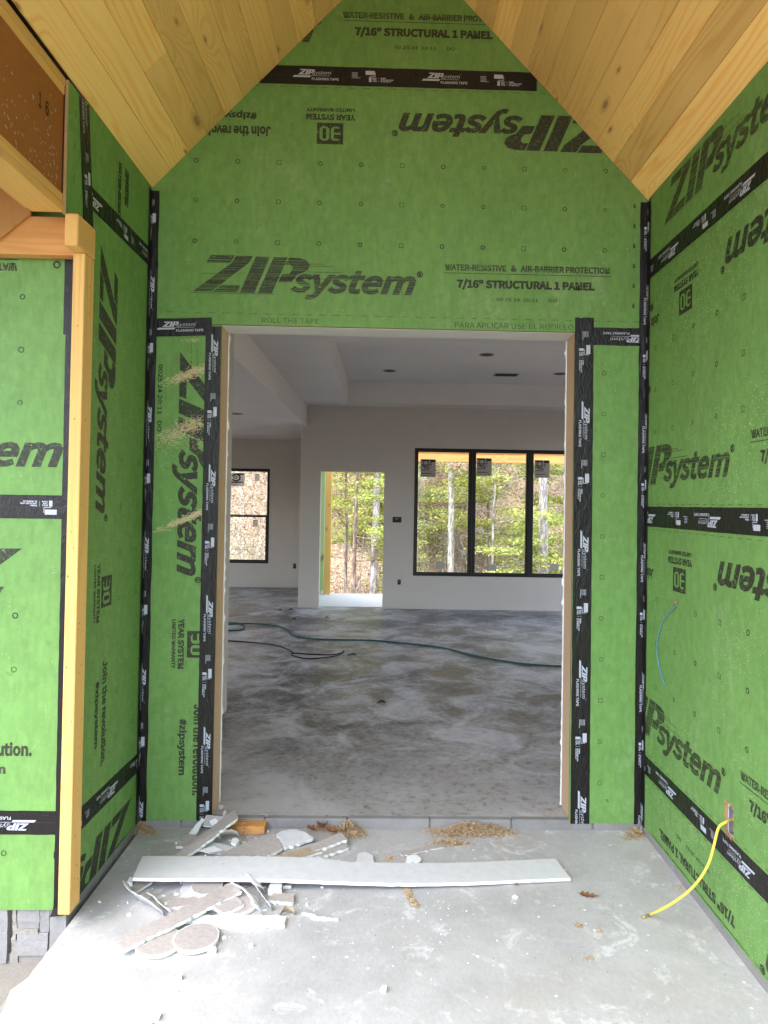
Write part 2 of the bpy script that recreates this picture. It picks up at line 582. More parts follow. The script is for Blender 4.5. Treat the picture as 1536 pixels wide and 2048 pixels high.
def sheet(parent, fr, u0, u1, v0, v1, mat, holes=(), name='sheathing_panel', label=None, n0=-T_SH, n1=0.0):
    V, Fc, MI = grid_wall(u0, u1, v0, v1, holes, fr, n0, n1)
    o = mesh(name, V, Fc, [mat, M_OSB], parent, MI)
    if label:
        o['label'] = label
    return o


def poly_sheet(parent, fr, pts, mat, name='sheathing_panel', n0=-T_SH, n1=0.0):
    top = [fr(u, v, n1) for u, v in pts]
    vs, fs = prism(top, n1 - n0, -fr.n)
    return mesh(name, vs, fs, [mat, M_OSB], parent, [0] + [1] * (len(fs) - 1))


# ------------------------------------------------------------------ print (lettering as flat ink shapes)
_TXT = {}
try:        # the plain sans face that ships inside Blender itself; the built-in face if it is not there
    import os
    _FONT = bpy.data.fonts.load(os.path.join(bpy.utils.system_resource('DATAFILES'), 'fonts', 'Noto Sans CJK Regular.woff2'))
except Exception:
    _FONT = None


def text_mesh(s, bold=0.0, shear=0.0):
    k = (s, bold, shear)
    if k not in _TXT:
        c = bpy.data.curves.new('lettering', 'FONT')
        c.body = s
        if _FONT:
            c.font = _FONT
        c.resolution_u = 3
        c.offset = bold
        c.shear = shear
        o = bpy.data.objects.new('lettering', c)
        COL.objects.link(o)
        dg = bpy.context.evaluated_depsgraph_get()
        dg.update()
        me = bpy.data.meshes.new_from_object(o.evaluated_get(dg))
        vs = [(v.co.x, v.co.y) for v in me.vertices]
        fs = [tuple(p.vertices) for p in me.polygons]
        bpy.data.objects.remove(o)
        bpy.data.curves.remove(c)
        bpy.data.meshes.remove(me)
        _TXT[k] = (vs, fs)
    return _TXT[k]


class Ink:
    """Flat shapes in print coordinates (t along the line of writing, s up)."""
    def __init__(s):
        s.v, s.f, s.m = [], [], []

    def poly(s, pts, m=0):
        b = len(s.v)
        s.v += [tuple(p) for p in pts]
        s.f.append(tuple(range(b, b + len(pts))))
        s.m.append(m)

    def rect(s, t0, t1, s0, s1, m=0):
        s.poly([(t0, s0), (t1, s0), (t1, s1), (t0, s1)], m)

    def tri(s, vs, fs, m=0):
        b = len(s.v)
        s.v += vs
        s.f += [tuple(i + b for i in f) for f in fs]
        s.m += [m] * len(fs)

    def text(s, st, t0, t1, s0, s1, bold=0.0, shear=0.0, m=0):
        vs, fs = text_mesh(st, bold, shear)
        x0, x1 = min(v[0] for v in vs), max(v[0] for v in vs)
        y0, y1 = min(v[1] for v in vs), max(v[1] for v in vs)
        s.tri([(t0 + (x - x0) / (x1 - x0) * (t1 - t0), s0 + (y - y0) / (y1 - y0) * (s1 - s0)) for x, y in vs], fs, m)

    def ring(s, t, y, r, wd, n=12, m=0, a0=0, a1=360):
        a = [math.radians(a0 + (a1 - a0) * i / n) for i in range(n + 1)]
        for i in range(n):
            p = [(t + q * math.cos(x), y + q * math.sin(x)) for q, x in ((r, a[i]), (r, a[i + 1]), (r - wd, a[i + 1]), (r - wd, a[i]))]
            s.poly(p, m)

    def square(s, t, y, h, wd, m=0):
        s.rect(t - h, t + h, y - h, y - h + wd, m); s.rect(t - h, t + h, y + h - wd, y + h, m)
        s.rect(t - h, t - h + wd, y - h + wd, y + h - wd, m); s.rect(t + h - wd, t + h, y - h + wd, y + h - wd, m)

    def add(s, o, fn):
        """Add another Ink through the map fn(t, s) -> (t, s)."""
        b = len(s.v)
        s.v += [fn(*p) for p in o.v]
        s.f += [tuple(i + b for i in f) for f in o.f]
        s.m += o.m


def rot0(u, v):
    return lambda t, s: (u + t, v + s)


def rot180(u, v):
    return lambda t, s: (u - t, v - s)


def rotcw(u, v):
    return lambda t, s: (u + s, v - t)


K = 1264.0
def _z(pts):
    return [((x - 42) / K, (290 - (y - .0214 * (x - 100))) / K) for x, y in pts]


def zip_logo(streak):
    m = 1 if streak else 0
    k = Ink()
    k.poly(_z([(152, 57), (300, 60), (272, 107), (124, 104)]), m)
    k.poly(_z([(308, 62), (412, 65), (386, 108), (158, 287), (42, 286), (280, 108)]), m)
    k.poly(_z([(222, 245), (336, 247), (320, 292), (166, 289)]), m)
    k.poly(_z([(430, 67), (517, 70), (425, 295), (334, 293)]), m)
    k.poly(_z([(541, 70), (628, 73), (533, 298), (446, 296)]), m)
    outer = [(637, 73), (700, 76), (746, 90), (766, 118), (757, 148), (730, 166), (690, 180), (652, 229), (572, 228)]
    inner = [(612, 119), (645, 119), (660, 130), (659, 150), (640, 174), (592, 180)]
    k.poly(_z(outer[:2] + [inner[1], inner[0]]), m)
    k.poly(_z([outer[1], outer[2], outer[3], inner[2], inner[1]]), m)
    k.poly(_z([outer[3], outer[4], outer[5], inner[3], inner[2]]), m)
    k.poly(_z([outer[5], outer[6], inner[4], inner[3]]), m)
    k.poly(_z([outer[6], outer[7], outer[8], inner[5], inner[4]]), m)
    k.text("system", 0.478, 1.100, -0.026, 0.122, 0.016, 0.30, m)
    if streak:
        for t0, t1, y in ((0.57, 0.64, 0.150), (0.575, 0.69, 0.139), (0.56, 0.735, 0.110), (0.04, 0.20, 0.092), (0.42, 0.66, 0.077), (0.84, 1.02, 0.075), (-0.01, 0.23, -0.004), (0.22, 0.40, -0.004)):
            k.rect(t0, t1, y, y + 0.0022, 0)
    k.ring(1.118, 0.112, 0.016, 0.005, 14)
    k.text("R", 1.110, 1.126, 0.103, 0.121, 0.03)
    return k


INK_ZS, INK_ZP = zip_logo(True), zip_logo(False)
INK_B = Ink()      # block beside the upright logo; t measured from the logo's left end
INK_B.text("WATER-RESISTIVE   &   AIR-BARRIER PROTECTION", 1.241, 2.064, 0.135, 0.168, 0.020, 0, 1)
INK_B.rect(1.237, 2.071, 0.1215, 0.1245)
INK_B.text("7/16\" STRUCTURAL 1 PANEL", 1.302, 1.990, 0.042, 0.094, 0.024)
INK_B.text("00 25 24  20:11       DO -", 1.500, 1.820, -0.012, 0.004, 0.006)
INK_A = Ink()      # block beside the inverted logo
INK_A.text("LIMITED WARRANTY", 1.312, 1.550, -0.004, 0.014, 0.018)
INK_A.text("YEAR SYSTEM", 1.308, 1.552, 0.026, 0.056, 0.020)
_b = (1.367, 1.497, 0.070, 0.176)
def _block30():
    """Black square with the figures 30 left out of it: strokes are built round the openings."""
    k = Ink()
    t0, t1, s0, s1 = _b
    W, H = t1 - t0, s1 - s0
    a, b2 = 0.17, 0.83
    g = [0.10, 0.47, 0.53, 0.90]
    st = 0.115
    def R(x0, x1, y0, y1):
        k.rect(t0 + x0 * W, t0 + x1 * W, s0 + y0 * H, s0 + y1 * H)
    R(0, 1, 0, a); R(0, 1, b2, 1); R(0, g[0], a, b2); R(g[1], g[2], a, b2); R(g[3], 1, a, b2)
    ys = [a + 0.085, 0.5 - 0.0425, 0.5 + 0.0425, b2 - 0.085]
    R(g[0], g[1] - st, ys[0], ys[1]); R(g[0], g[1] - st, ys[2], ys[3])         # inside the 3
    R(g[2] + st, g[3] - st, ys[0], ys[3])                                        # inside the 0
    for x in (g[0], g[1]):
        pass
    c = 0.10
    for (x, y, sx, sy) in ((g[2], a, 1, 1), (g[3], a, -1, 1), (g[2], b2, 1, -1), (g[3], b2, -1, -1), (g[0], a, 1, 1), (g[1], a, -1, 1), (g[0], b2, 1, -1), (g[1], b2, -1, -1)):
        p = [(x, y), (x + c * sx, y), (x, y + c * sy)]
        k.poly([(t0 + q[0] * W, s0 + q[1] * H) for q in p])
    return k
INK_A.add(_block30(), lambda t, s: (t, s))
INK_J = Ink()
INK_J.text("Join the revolution.", 1.722, 2.165, 0.086, 0.140, 0.018)
INK_J.text("#zipsystem", 1.795, 2.068, 0.010, 0.056, 0.018)
INK_D = Ink()
INK_D.text("0025 24 20:11    DO", 0.0, 0.30, 0.0, 0.016, 0.01)


def marks(k, fr_u0, du, count, v, sq, streak=0, wob=0.0):
    for i in range(count):
        u = fr_u0 + du * i
        m = 1 if rnd.random() < 0.25 else 0
        if i % 3 == sq:
            k.square(u, v + wob * i, 0.0112, 0.0029, m)
        else:
            k.ring(u, v + wob * i, 0.0115 + rnd.uniform(-.001, .001), 0.0036 + rnd.uniform(0, .0018), 8, m)


def dashes(k, u0, u1, v, vert=False):
    u = u0
    while u < u1:
        (k.rect(v, v + 0.002, u, u + 0.034) if vert else k.rect(u, u + 0.034, v, v + 0.002))
        u += 0.068


def lay(k, fr, clip, parent, mats, n=0.0008, name='print', fold=None):
    """Clip an Ink to a (u0, u1, v0, v1) rectangle and lay it on the wall as a flat mesh under `parent`."""
    bm = bmesh.new()
    uvl = bm.loops.layers.uv.new()
    vs = [bm.verts.new((p[0], p[1], 0)) for p in k.v]
    for f, m in zip(k.f, k.m):
        try:
            fc = bm.faces.new([vs[i] for i in f])
        except ValueError:
            continue
        fc.material_index = m
    for co_, no in (((clip[0], 0, 0), (-1, 0, 0)), ((clip[1], 0, 0), (1, 0, 0)), ((0, clip[2], 0), (0, -1, 0)), ((0, clip[3], 0), (0, 1, 0))):
        g = list(bm.verts) + list(bm.edges) + list(bm.faces)
        bmesh.ops.bisect_plane(bm, geom=g, plane_co=co_, plane_no=no, clear_outer=True, dist=1e-6)
    if not bm.faces:
        bm.free()
        return None
    bmesh.ops.recalc_face_normals(bm, faces=bm.faces)
    for fc in bm.faces:
        if fc.normal.z < 0:
            fc.normal_flip()
        for l in fc.loops:
            l[uvl].uv = (l.vert.co.x, l.vert.co.y)
    for v in bm.verts:
        v.co = fr(v.co.x, v.co.y, n) if fold is None else fold(v.co.x, v.co.y, n)
    # the frame (u, v, n) is right-handed for every wall here, so faces look out of the wall
    return tag(bm_obj(name, bm, mats, parent), kind='stuff')


INKM = [M_INK, M_INK_S]

# ---- tape print: one repeat of the pattern along the tape (t), s across 0..0.092
def tape_repeat():
    k = Ink()
    q = 1 / 2948.0
    k.poly([(-0.004, 0.0355), (0.083, 0.0355), (0.087, 0.0445), (0.004, 0.0445)])
    k.rect(0.083, 0.180, 0.0435, 0.0449)
    z = 0.076 / 0.42
    zs = 0.148
    for f in range(len(INK_ZP.f)):
        pass
    # logo in outline-free white, scaled down
    zz = Ink()
    for f, m in zip(INK_ZP.f, INK_ZP.m):
        zz.poly([INK_ZP.v[i] for i in f]) if all(INK_ZP.v[i][0] < 0.575 for i in f) and min(INK_ZP.v[i][1] for i in f) > -0.01 else None
    sx = 0.084 / 0.572
    keep = [f for f in zz.f]
    k.add(zz, lambda t, s: (0.022 + t * sx, 0.048 + s * sx * 1.02))
    k.text("system", 0.094, 0.186, 0.0455, 0.067, 0.0, 0.22)
    k.text("TM", 0.188, 0.1945, 0.068, 0.071, 0.0)
    k.text("FLASHING TAPE", 0.091, 0.224, 0.0225, 0.0350, 0.010)
    for i in range(5):
        y = 0.038 + i * 0.0062
        k.rect(0.289 - (0.0 if i else 0.0), 0.318 + (0.013 if i == 0 else 0.0), y, y + 0.0022)
    k.rect(0.357, 0.402, 0.0555, 0.0755)
    k.rect(0.404, 0.4065, 0.049, 0.068); k.rect(0.379, 0.4065, 0.0465, 0.049); k.rect(0.379, 0.3815, 0.044, 0.0465)
    k.rect(0.374, 0.3865, 0.0205, 0.0435)
    for i, t in enumerate(("TAPE", "THE", "ROLL")):
        k.text(t, 0.391, 0.414 - 0.004 * (i == 1), 0.0215 + i * 0.0078, 0.0275 + i * 0.0078, 0.02)
    k.rect(0.4215, 0.4225, 0.022, 0.044)
    for i, (t, x) in enumerate((("EL RODILLO", 0.484), ("APLICAR USE", 0.495), ("PARA", 0.458))):
        k.text(t, 0.432, x, 0.0215 + i * 0.0078, 0.0275 + i * 0.0078, 0.02)
    return k


INK_T = tape_repeat()
PER = 0.640


def tape_ink(length, phase, wd=0.092):
    k = Ink()
    t = -phase
    while t < length:
        k.add(INK_T, (lambda b: lambda a, s: (a + b, s * wd / 0.092))(t))
        t += PER
    return k


def crease(k, L, wd, jit=0.002):
    """Pale stretch lines where the tape bridges the joint below it."""
    t, s = 0.0, wd * 0.5
    while t < L:
        dt = rnd.uniform(0.03, 0.16)
        s2 = wd * 0.5 + rnd.uniform(-jit, jit)
        if rnd.random() < 0.62:
            h = rnd.uniform(0.0003, 0.0009)
            k.poly([(t, s - h / 2), (t + dt, s2 - h / 2), (t + dt, s2 + h / 2), (t, s + h / 2)], 1)
        if rnd.random() < 0.30:
            q, l, a = rnd.uniform(.1, .9) * wd, rnd.uniform(.01, .05), rnd.uniform(-.006, .006)
            k.poly([(t, q), (t + l, q + a), (t + l * .5, q + a * .5 + .0009)], 1)
        t, s = t + dt, s2


def tape_strip(parent, fr, a, b, wd, phase, layer=0, flip=False, axis='u', printed=True, ends=(0, 0)):
    """Straight tape on a wall. axis 'u': from u=a to b with centre line v; 'v': from v=a down to b."""
    n0 = 0.0014 + 0.0012 * layer
    (u0, v0), (u1, v1) = a, b
    L = math.hypot(u1 - u0, v1 - v0)
    d = Vector(((u1 - u0) / L, (v1 - v0) / L))
    pn = Vector((-d.y, d.x))
    if flip:
        pn = -pn
    def pos(t, s, n):
        c = Vector((u0, v0)) + d * t + pn * (s - wd / 2)
        return fr(c.x, c.y, n)
    nb = max(2, int(L / 0.05))
    V, Fc = [], []
    for i in range(nb + 1):
        t = L * i / nb
        for j, s in enumerate((0.0, wd)):
            e = ends[0] * (s / wd - .5) * .02 if i == 0 else ends[1] * (s / wd - .5) * .02 if i == nb else 0
            js = rnd.uniform(-.0009, .0009)
            V.append(pos(t + e, s + js, n0))
    for i in range(nb):
        q = (2 * i, 2 * i + 2, 2 * i + 3, 2 * i + 1)
        Fc.append(q if not flip else q[::-1])
    for i in range(nb + 1):
        for j in (0, 1):
            V.append(V[2 * i + j] - fr.n * 0.0008)
    B = 2 * (nb + 1)
    for i in range(nb):
        Fc += [(2 * i, B + 2 * i, B + 2 * i + 2, 2 * i + 2), (2 * i + 1, 2 * i + 3, B + 2 * i + 3, B + 2 * i + 1)]
    Fc += [(0, 1, B + 1, B), (2 * nb, B + 2 * nb, B + 2 * nb + 1, 2 * nb + 1)]
    o = mesh('flashing_tape', V, Fc, M_TAPE, parent)
    if printed:
        k = tape_ink(L, phase, wd)
        crease(k, L, wd)
        if flip:   # reversed reading: turn the pattern end for end so that letters stay readable, upside down
            k2 = Ink(); k2.add(k, lambda t, s: (L - t, wd - s)); k = k2
            fold = lambda t, s, n: pos(t, wd - s, n)
            fold = lambda t, s, n: fr(*(Vector((u0, v0)) + d * t + Vector((-d.y, d.x)) * (s - wd / 2)), n)
        else:
            fold = pos
        lay(k, fr, (0.0, L, 0.0, wd), o, [M_TPRINT, M_CREASE], n0 + 0.0007, 'tape_print', fold)
    return o


def corner_tape(parent, side, z0, z1, phase, w_side=0.046, w_back=0.038):
    """Tape folded into the inside corner between a porch side wall and the entrance wall."""
    x = XL if side < 0 else XR
    wd = w_side + w_back
    def pos(t, s, n):
        # t runs down from z1; s from 0 (side wall, right corner: back wall) to wd
        z = z1 - t
        if side < 0:
            if s < w_side:
                return Vector((x + n, -(w_side - s) - n * 0.0, z)) if w_side - s > n else Vector((x + n, -n, z))
            return Vector((x + max(s - w_side, n), -n, z))
        if s < w_back:
            return Vector((x - max(w_back - s, n), -n, z))
        return Vector((x - n, -max(s - w_back, n), z))
    fold_s = w_side if side < 0 else w_back
    L = z1 - z0
    nb = int(L / 0.06)
    n0 = 0.0042
    ss = [0.0, fold_s - 0.006, fold_s - 0.002, fold_s + 0.002, fold_s + 0.006, wd]
    V, Fc = [], []
    for i in range(nb + 1):
        wob = 0.003 * mnoise.noise(Vector((i * 0.35, side * 9.0, 2.0)))
        for j, s in enumerate(ss):
            lift = 0.0024 if j in (2, 3) else 0.0
            e = rnd.uniform(-.0012, .0012) + wob if j in (0, 5) else 0
            p = pos(L * i / nb, s + e, n0)
            if lift:
                p += Vector((-side, -1, 0)) * lift
            V.append(p)
    m = len(ss)
    for i in range(nb):
        for j in range(m - 1):
            a = i * m + j
            Fc.append((a, a + m, a + m + 1, a + 1))
    o = mesh('flashing_tape', V, Fc, M_TAPE, parent)
    o.modifiers.new('thickness', 'SOLIDIFY').thickness = 0.0008
    k = tape_ink(L, phase, wd)
    crease(k, L, wd, 0.012)
    lay(k, None, (0.0, L, 0.0, wd), o, [M_TPRINT, M_CREASE], n0 + 0.0012, 'tape_print', pos)
    return o


# ================================================================== THE SETTING
# ---- ground with the wooded hill behind the house
def hill(x, y):
    z = -0.19
    if y > 8.6:
        t = min(1.0, (y - 8.6) / 3.4)
        z -= 1.25 * t * t * (3 - 2 * t)
    if y > 13.5:
        q = y - 13.5
        z += 0.62 * q - 0.62 * 3.0 * (1 - math.exp(-q / 3.0))
    bank = max(0.0, min(1.0, (-x - 2.0) / 3.0))
    if y > 10:
        z += bank * min(2.4, (y - 10) * 0.45)
    if y > 9:
        z += 0.25 * mnoise.noise(Vector((x * 0.25, y * 0.25, 1.0))) * min(1.0, (y - 9) / 5)
    return z


gx = [-150, -90, -60, -40] + [-30 + i * 1.0 for i in range(61)] + [40, 60, 90, 150]
gy = [-150, -80, -40, -20, -10, -5, 0, 4] + [8 + i * 0.7 for i in range(62)] + [55, 70, 100]
gv = [(x, y, hill(x, min(y, 62))) for y in gy for x in gx]
gf = [(j * len(gx) + i, j * len(gx) + i + 1, (j + 1) * len(gx) + i + 1, (j + 1) * len(gx) + i) for j in range(len(gy) - 1) for i in range(len(gx) - 1)]


def ground_mat():
    n = NT("ground_soil")
    p = n.geo()
    o = n.sep(p)
    v = n.noise(p, 1.2, 5, 0.7)
    f = n.noise(p, 9.0, 6, 0.8)
    d, c = n.vor(p, 14.0)
    cs = n.sep(c)
    soil = n.mix(f, (0.10, 0.085, 0.07), (0.20, 0.175, 0.145))
    leaf = n.mix(cs[0], (0.30, 0.19, 0.13), (0.46, 0.37, 0.27))
    leaf = n.scale(leaf, n.math('ADD', 0.45, n.math('MULTIPLY', f, 1.1)))
    grass = n.scale(n.mix(cs[1], (0.25, 0.23, 0.155), (0.36, 0.33, 0.24)), n.math('ADD', 0.45, n.math('MULTIPLY', f, 1.0)))
    far = n.ramp(o[1], 9.5, 12.0)
    col = n.mix(far, soil, leaf)
    gz = n.math('MULTIPLY', n.ramp(o[0], -2.0, -4.0), n.ramp(n.math('ADD', o[1], n.math('MULTIPLY', v, 5.0)), 19.5, 16.5))
    col = n.mix(n.math('MULTIPLY', n.math('MULTIPLY', gz, far), 0.9), col, grass)
    n.bump(n.math('ADD', f, n.math('MULTIPLY', n.noise(p, 120.0, 3), 0.4)), 0.6, 0.03)
    return n.set(col, 0.95, 0.1)


M_GROUND = ground_mat()
me = bpy.data.meshes.new('ground')
me.from_pydata(gv, [], gf)
me.polygons.foreach_set('use_smooth', [True] * len(me.polygons))
g = link('ground', me, M_GROUND)
tag(g, 'bare soil round the house rising to a leaf covered wooded hillside behind', 'ground', kind='structure')

# ---- porch slab (left edge slightly ragged) and room floor
pts = [(XR + 0.12, 0.19), (XR + 0.12, -3.6)]
y = -3.6
while y < -0.80:
    big = 0.028 * max(0.0, 1 - abs(y + 1.12) / 0.07)
    pts.append((-1.166 - big - rnd.uniform(0, 0.004), y))
    y += 0.03
pts += [(-1.166, -0.76), (-1.166, 0.19)]
vs, fs = prism([(x, yy, FL) for x, yy in pts], 0.24)
# wind upward
o = mesh('porch_slab', vs, fs[:1] + fs[1:], M_SLAB)
bm = bmesh.new(); bm.from_mesh(o.data); bmesh.ops.recalc_face_normals(bm, faces=bm.faces); bm.to_mesh(o.data); bm.free()
tag(o, 'pale dusty concrete slab forming the front porch floor', 'slab', kind='structure')
o = box('spilled_concrete', -1.23, -1.17, -1.20, -1.03, -0.165, -0.04, M_MORTAR, None, 0.02)
for v in o.data.vertices:
    v.co += Vector((mnoise.noise(v.co * 40), mnoise.noise(v.co * 40 + Vector((5, 0, 0))), mnoise.noise(v.co * 35 + Vector((0, 7, 0))))) * 0.015
tag(o, 'rough lump of spilled concrete along the left edge of the porch slab', 'concrete lump')
o = box('footing', -3.2, -1.175, -2.6, YF + 0.03, -0.30, -0.150, M_MORTAR)
tag(o, 'rough concrete footing ledge below the grey block foundation', 'footing', kind='structure')

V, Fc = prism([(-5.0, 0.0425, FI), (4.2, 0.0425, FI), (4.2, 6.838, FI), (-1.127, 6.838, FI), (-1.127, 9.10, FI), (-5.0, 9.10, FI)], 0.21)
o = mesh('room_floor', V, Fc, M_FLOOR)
tag(o, 'dark mottled concrete floor of the unfinished great room', 'floor', kind='structure')
o = box('rear_slab', -1.12, 4.4, 6.84, 8.45, -0.15, FI - 0.02, M_DECK)
tag(o, 'bright concrete slab of the back porch beyond the open doorway', 'slab', kind='structure')

# ---- course of blocks under the entrance wall
bc = empty('block_course', (0.05, 0.0, -0.1), 'low course of grey concrete blocks forming the step under the doorway', 'blocks')
ed = [XL, -0.975, -0.572, -0.168, 0.235, 0.637, 1.040, XR]
for i in range(len(ed) - 1):
    o = box('block', ed[i] + 0.003, ed[i + 1] - 0.004, 0.002, 0.042, -0.15, 0.0615 + rnd.uniform(-.0015, .001), M_BLOCK, bc, 0.004)
box('mortar_bed', XL, XR, 0.012, 0.041, -0.15, 0.050, M_MORTAR, bc)
# stem of blocks below the side walls
for (nm, x0, x1, ya, yb, lab) in (('block_course', XR + 0.001, XR + 0.15, -3.6, 0.0, 'grey concrete block stem under the right porch wall'),
                                  ('block_course', XL - 0.15, XL - 0.001, YF + 0.07, 0.0, 'grey concrete block stem under the short left porch wall')):
    t = empty(nm, ((x0 + x1) / 2, (ya + yb) / 2, -0.1), lab, 'blocks')
    yy = ya
    while yy < yb - 0.01:
        y2 = min(yb, yy + 0.403)
        box('block', x0, x1, yy + 0.0015, y2 - 0.0015, -0.15, 0.052, M_BLOCK, t, 0.003)
        yy = y2
    box('mortar_fillet', x0 + 0.004 if x0 > 0 else x0 + 0.01, x1 - 0.01 if x0 > 0 else x1 - 0.004, ya, yb, -0.15, 0.046, M_MORTAR, t)

# ---- block foundation below the outer wall on the left
fo = empty('block_foundation', (-1.6, YF, -0.3), 'rough grey concrete block foundation below the bright green outer wall', 'foundation')
ys0, ys1 = YF + 0.006, YF + 0.15
for (x0, x1, z0, z1, dy) in ((-1.246, -1.186, -0.150, 0.052, 0.0), (-1.372, -1.288, -0.022, 0.052, 0.004), (-1.366, -1.252, -0.118, -0.032, 0.0),
                             (-1.285, -1.250, -0.030, 0.052, 0.003), (-1.80, -1.405, -0.150, 0.052, 0.0), (-2.21, -1.81, -0.150, 0.052, 0.0), (-2.62, -2.22, -0.150, 0.052, 0.0)):
    bm = bmesh.new()
    bmesh.ops.create_cube(bm, size=1.0)
    for v in bm.verts:
        v.co = Vector((x0 + (v.co.x + .5) * (x1 - x0), ys0 + dy + (v.co.y + .5) * (ys1 - ys0), z0 + (v.co.z + .5) * (z1 - z0)))
    bmesh.ops.subdivide_edges(bm, edges=bm.edges, cuts=4, use_grid_fill=True)
    for v in bm.verts:
        v.co += Vector((mnoise.noise(v.co * 50), mnoise.noise(v.co * 45 + Vector((3, 0, 0))), mnoise.noise(v.co * 50 + Vector((0, 8, 0))))) * 0.0035
    bm_obj('block', bm, M_BLOCK, fo)
# squeezed-out mortar between them
bm = bmesh.new()
for (x0, x1, z0, z1, dy) in ((-1.405, -1.185, -0.158, -0.115, 0.012), (-1.372, -1.29, -0.036, -0.018, -0.003), (-1.392, -1.366, -0.15, -0.06, 0.006), (-1.385, -1.372, -0.06, 0.05, 0.0), (-2.62, -1.395, -0.16, 0.05, 0.03)):
    r = bmesh.ops.create_cube(bm, size=1.0)
    for v in r['verts']:
        v.co = Vector((x0 + (v.co.x + .5) * (x1 - x0), ys0 + dy + (v.co.y + .5) * 0.1, z0 + (v.co.z + .5) * (z1 - z0)))
bmesh.ops.subdivide_edges(bm, edges=bm.edges, cuts=5, use_grid_fill=True)
for v in bm.verts:
    v.co += Vector((mnoise.noise(v.co * 60), 0.6 * mnoise.noise(v.co * 55 + Vector((3, 0, 0))), mnoise.noise(v.co * 60 + Vector((0, 8, 0))))) * 0.007
bm_obj('mortar', bm, M_MORTAR, fo)

# ================================================================== PORCH WALLS
SEAM_R = [0.354, 1.565, 2.785]
# ---- entrance wall
ew = empty('entrance_wall', (0.05, 0.0, 0.05), 'green sheathed entrance wall with black taped seams round a tall open doorway', 'wall', kind='thing')
DX0, DX1, DZ = -0.830, 0.920, 2.473
SM = 3.719
ridge_x, ridge_z = 0.045, 4.432
p_main = sheet(ew, BACK, XL, XR, DZ, SM - 0.0015, M_GREEN)
p_top = poly_sheet(ew, BACK, [(-0.70, SM + 0.0015), (0.79, SM + 0.0015), (ridge_x + 0.02, ridge_z + 0.03), (ridge_x - 0.02, ridge_z + 0.03)], M_GREEN)
p_left = sheet(ew, BACK, XL, DX0, 0.048, DZ - 0.003, M_GREEN, label='narrow green panel left of the doorway with torn pale fibres')
p_right = sheet(ew, BACK, DX1, XR, 0.048, DZ - 0.003, M_GREEN, label='narrow green panel right of the doorway')

k = Ink()
k.add(INK_ZS, rot0(-0.975, 2.631)); k.add(INK_B, rot0(-0.975, 2.631)); k.add(INK_D, rot0(-9, 0))
k.add(INK_ZP, rot180(1.125, 3.557)); k.add(INK_A, rot180(1.118, 3.557)); k.add(INK_J, rot180(1.118, 3.548))
u0 = -0.969
for i, v in enumerate((3.283, 3.087, 2.884)):
    marks(k, u0, 0.2032, 11, v, 2)
k.text("ROLL THE TAPE", -0.632, -0.352, 2.486, 2.512, 0.0, 0, 1)
k.text("PARA APLICAR USE EL RODILLO", 0.320, 0.910, 2.482, 2.510, 0.0, 0, 1)
dashes(k, -1.1, 1.25, 2.529)
dashes(k, -0.7, 0.75, 3.663)
for j in range(6):
    k.text("NAIL", 1.205, 1.217, 2.60 + j * 0.1, 2.622 + j * 0.1, 0.03) if j < 6 else None
lay(k, BACK, (XL, XR, DZ, SM), p_main, INKM)
k = Ink()
k.add(INK_B, rot0(-1.502, 3.880)); k.add(INK_ZS, rot0(-1.502, 3.880))
k.text("RODILLO", -0.74, -0.61, 3.680, 3.706, 0.0, 0, 1)
k.text("ROLL", 0.72, 0.80, 3.676, 3.700, 0.0, 0, 1)
lay(k, BACK, (-0.85, 0.90, SM, 4.40), p_top, INKM)
k = Ink()
k.add(INK_ZP, rotcw(-1.032, 2.335)); k.add(INK_A, rotcw(-1.036, 2.335)); k.add(INK_J, rotcw(-1.014, 2.335))
k.text("0025 24 20:11", 9, 9.3, 0, .02, .0)
kd = Ink(); kd.text("0025 24 20:11   DO", 0, 0.33, 0, 0.022, 0.012)
k.add(kd, rotcw(-1.134, 2.27))
k.rect(-0.975, -0.9735, 2.25, 2.43); k.rect(-0.946, -0.9445, 2.22, 2.43)
k.poly([(-0.9765, 2.29), (-0.972, 2.29), (-0.974, 2.20)]); k.poly([(-0.9475, 2.26), (-0.943, 2.26), (-0.945, 2.17)])
lay(k, BACK, (XL, DX0, 0.05, DZ), p_left, INKM)
k = Ink()
for i in range(11):
    v = 2.27 - i * 0.2025
    (k.square if i % 3 == 2 else lambda a, b, c, d: k.ring(a, b, 0.0115, 0.0028, 8, rnd.choice((0, 1))))(1.068, v, 0.0105, 0.0022)
k.rect(1.10, 1.112, 0.16, 0.164); k.rect(1.105, 1.118, 0.152, 0.155)
lay(k, BACK, (DX1, XR, 0.05, DZ), p_right, INKM)

# tapes of the entrance wall
tape_strip(ew, BACK, (-0.665, 3.7225), (0.712, 3.7225), 0.0935, 0.475, 0)
tape_strip(ew, BACK, (-1.17, 2.449), (-0.876, 2.462), 0.089, 0.612, 0, ends=(0, 0))
tape_strip(ew, BACK, (1.012, 2.4545), (1.262, 2.4545), 0.0885, 0.02, 0, flip=True)
tape_strip(ew, BACK, (-0.8685, 2.462), (-0.8665, 0.050), 0.0755, 0.640 - 0.040, 1)
tape_strip(ew, BACK, (0.9655, 2.546), (0.9725, 0.046), 0.0935, 0.22, 1)
corner_tape(ew, -1, 0.046, 3.125, 0.245)
corner_tape(ew, 1, 0.046, 3.130, 0.25)
# upside-down second print run at the right end of the upper tape is part of the same roll

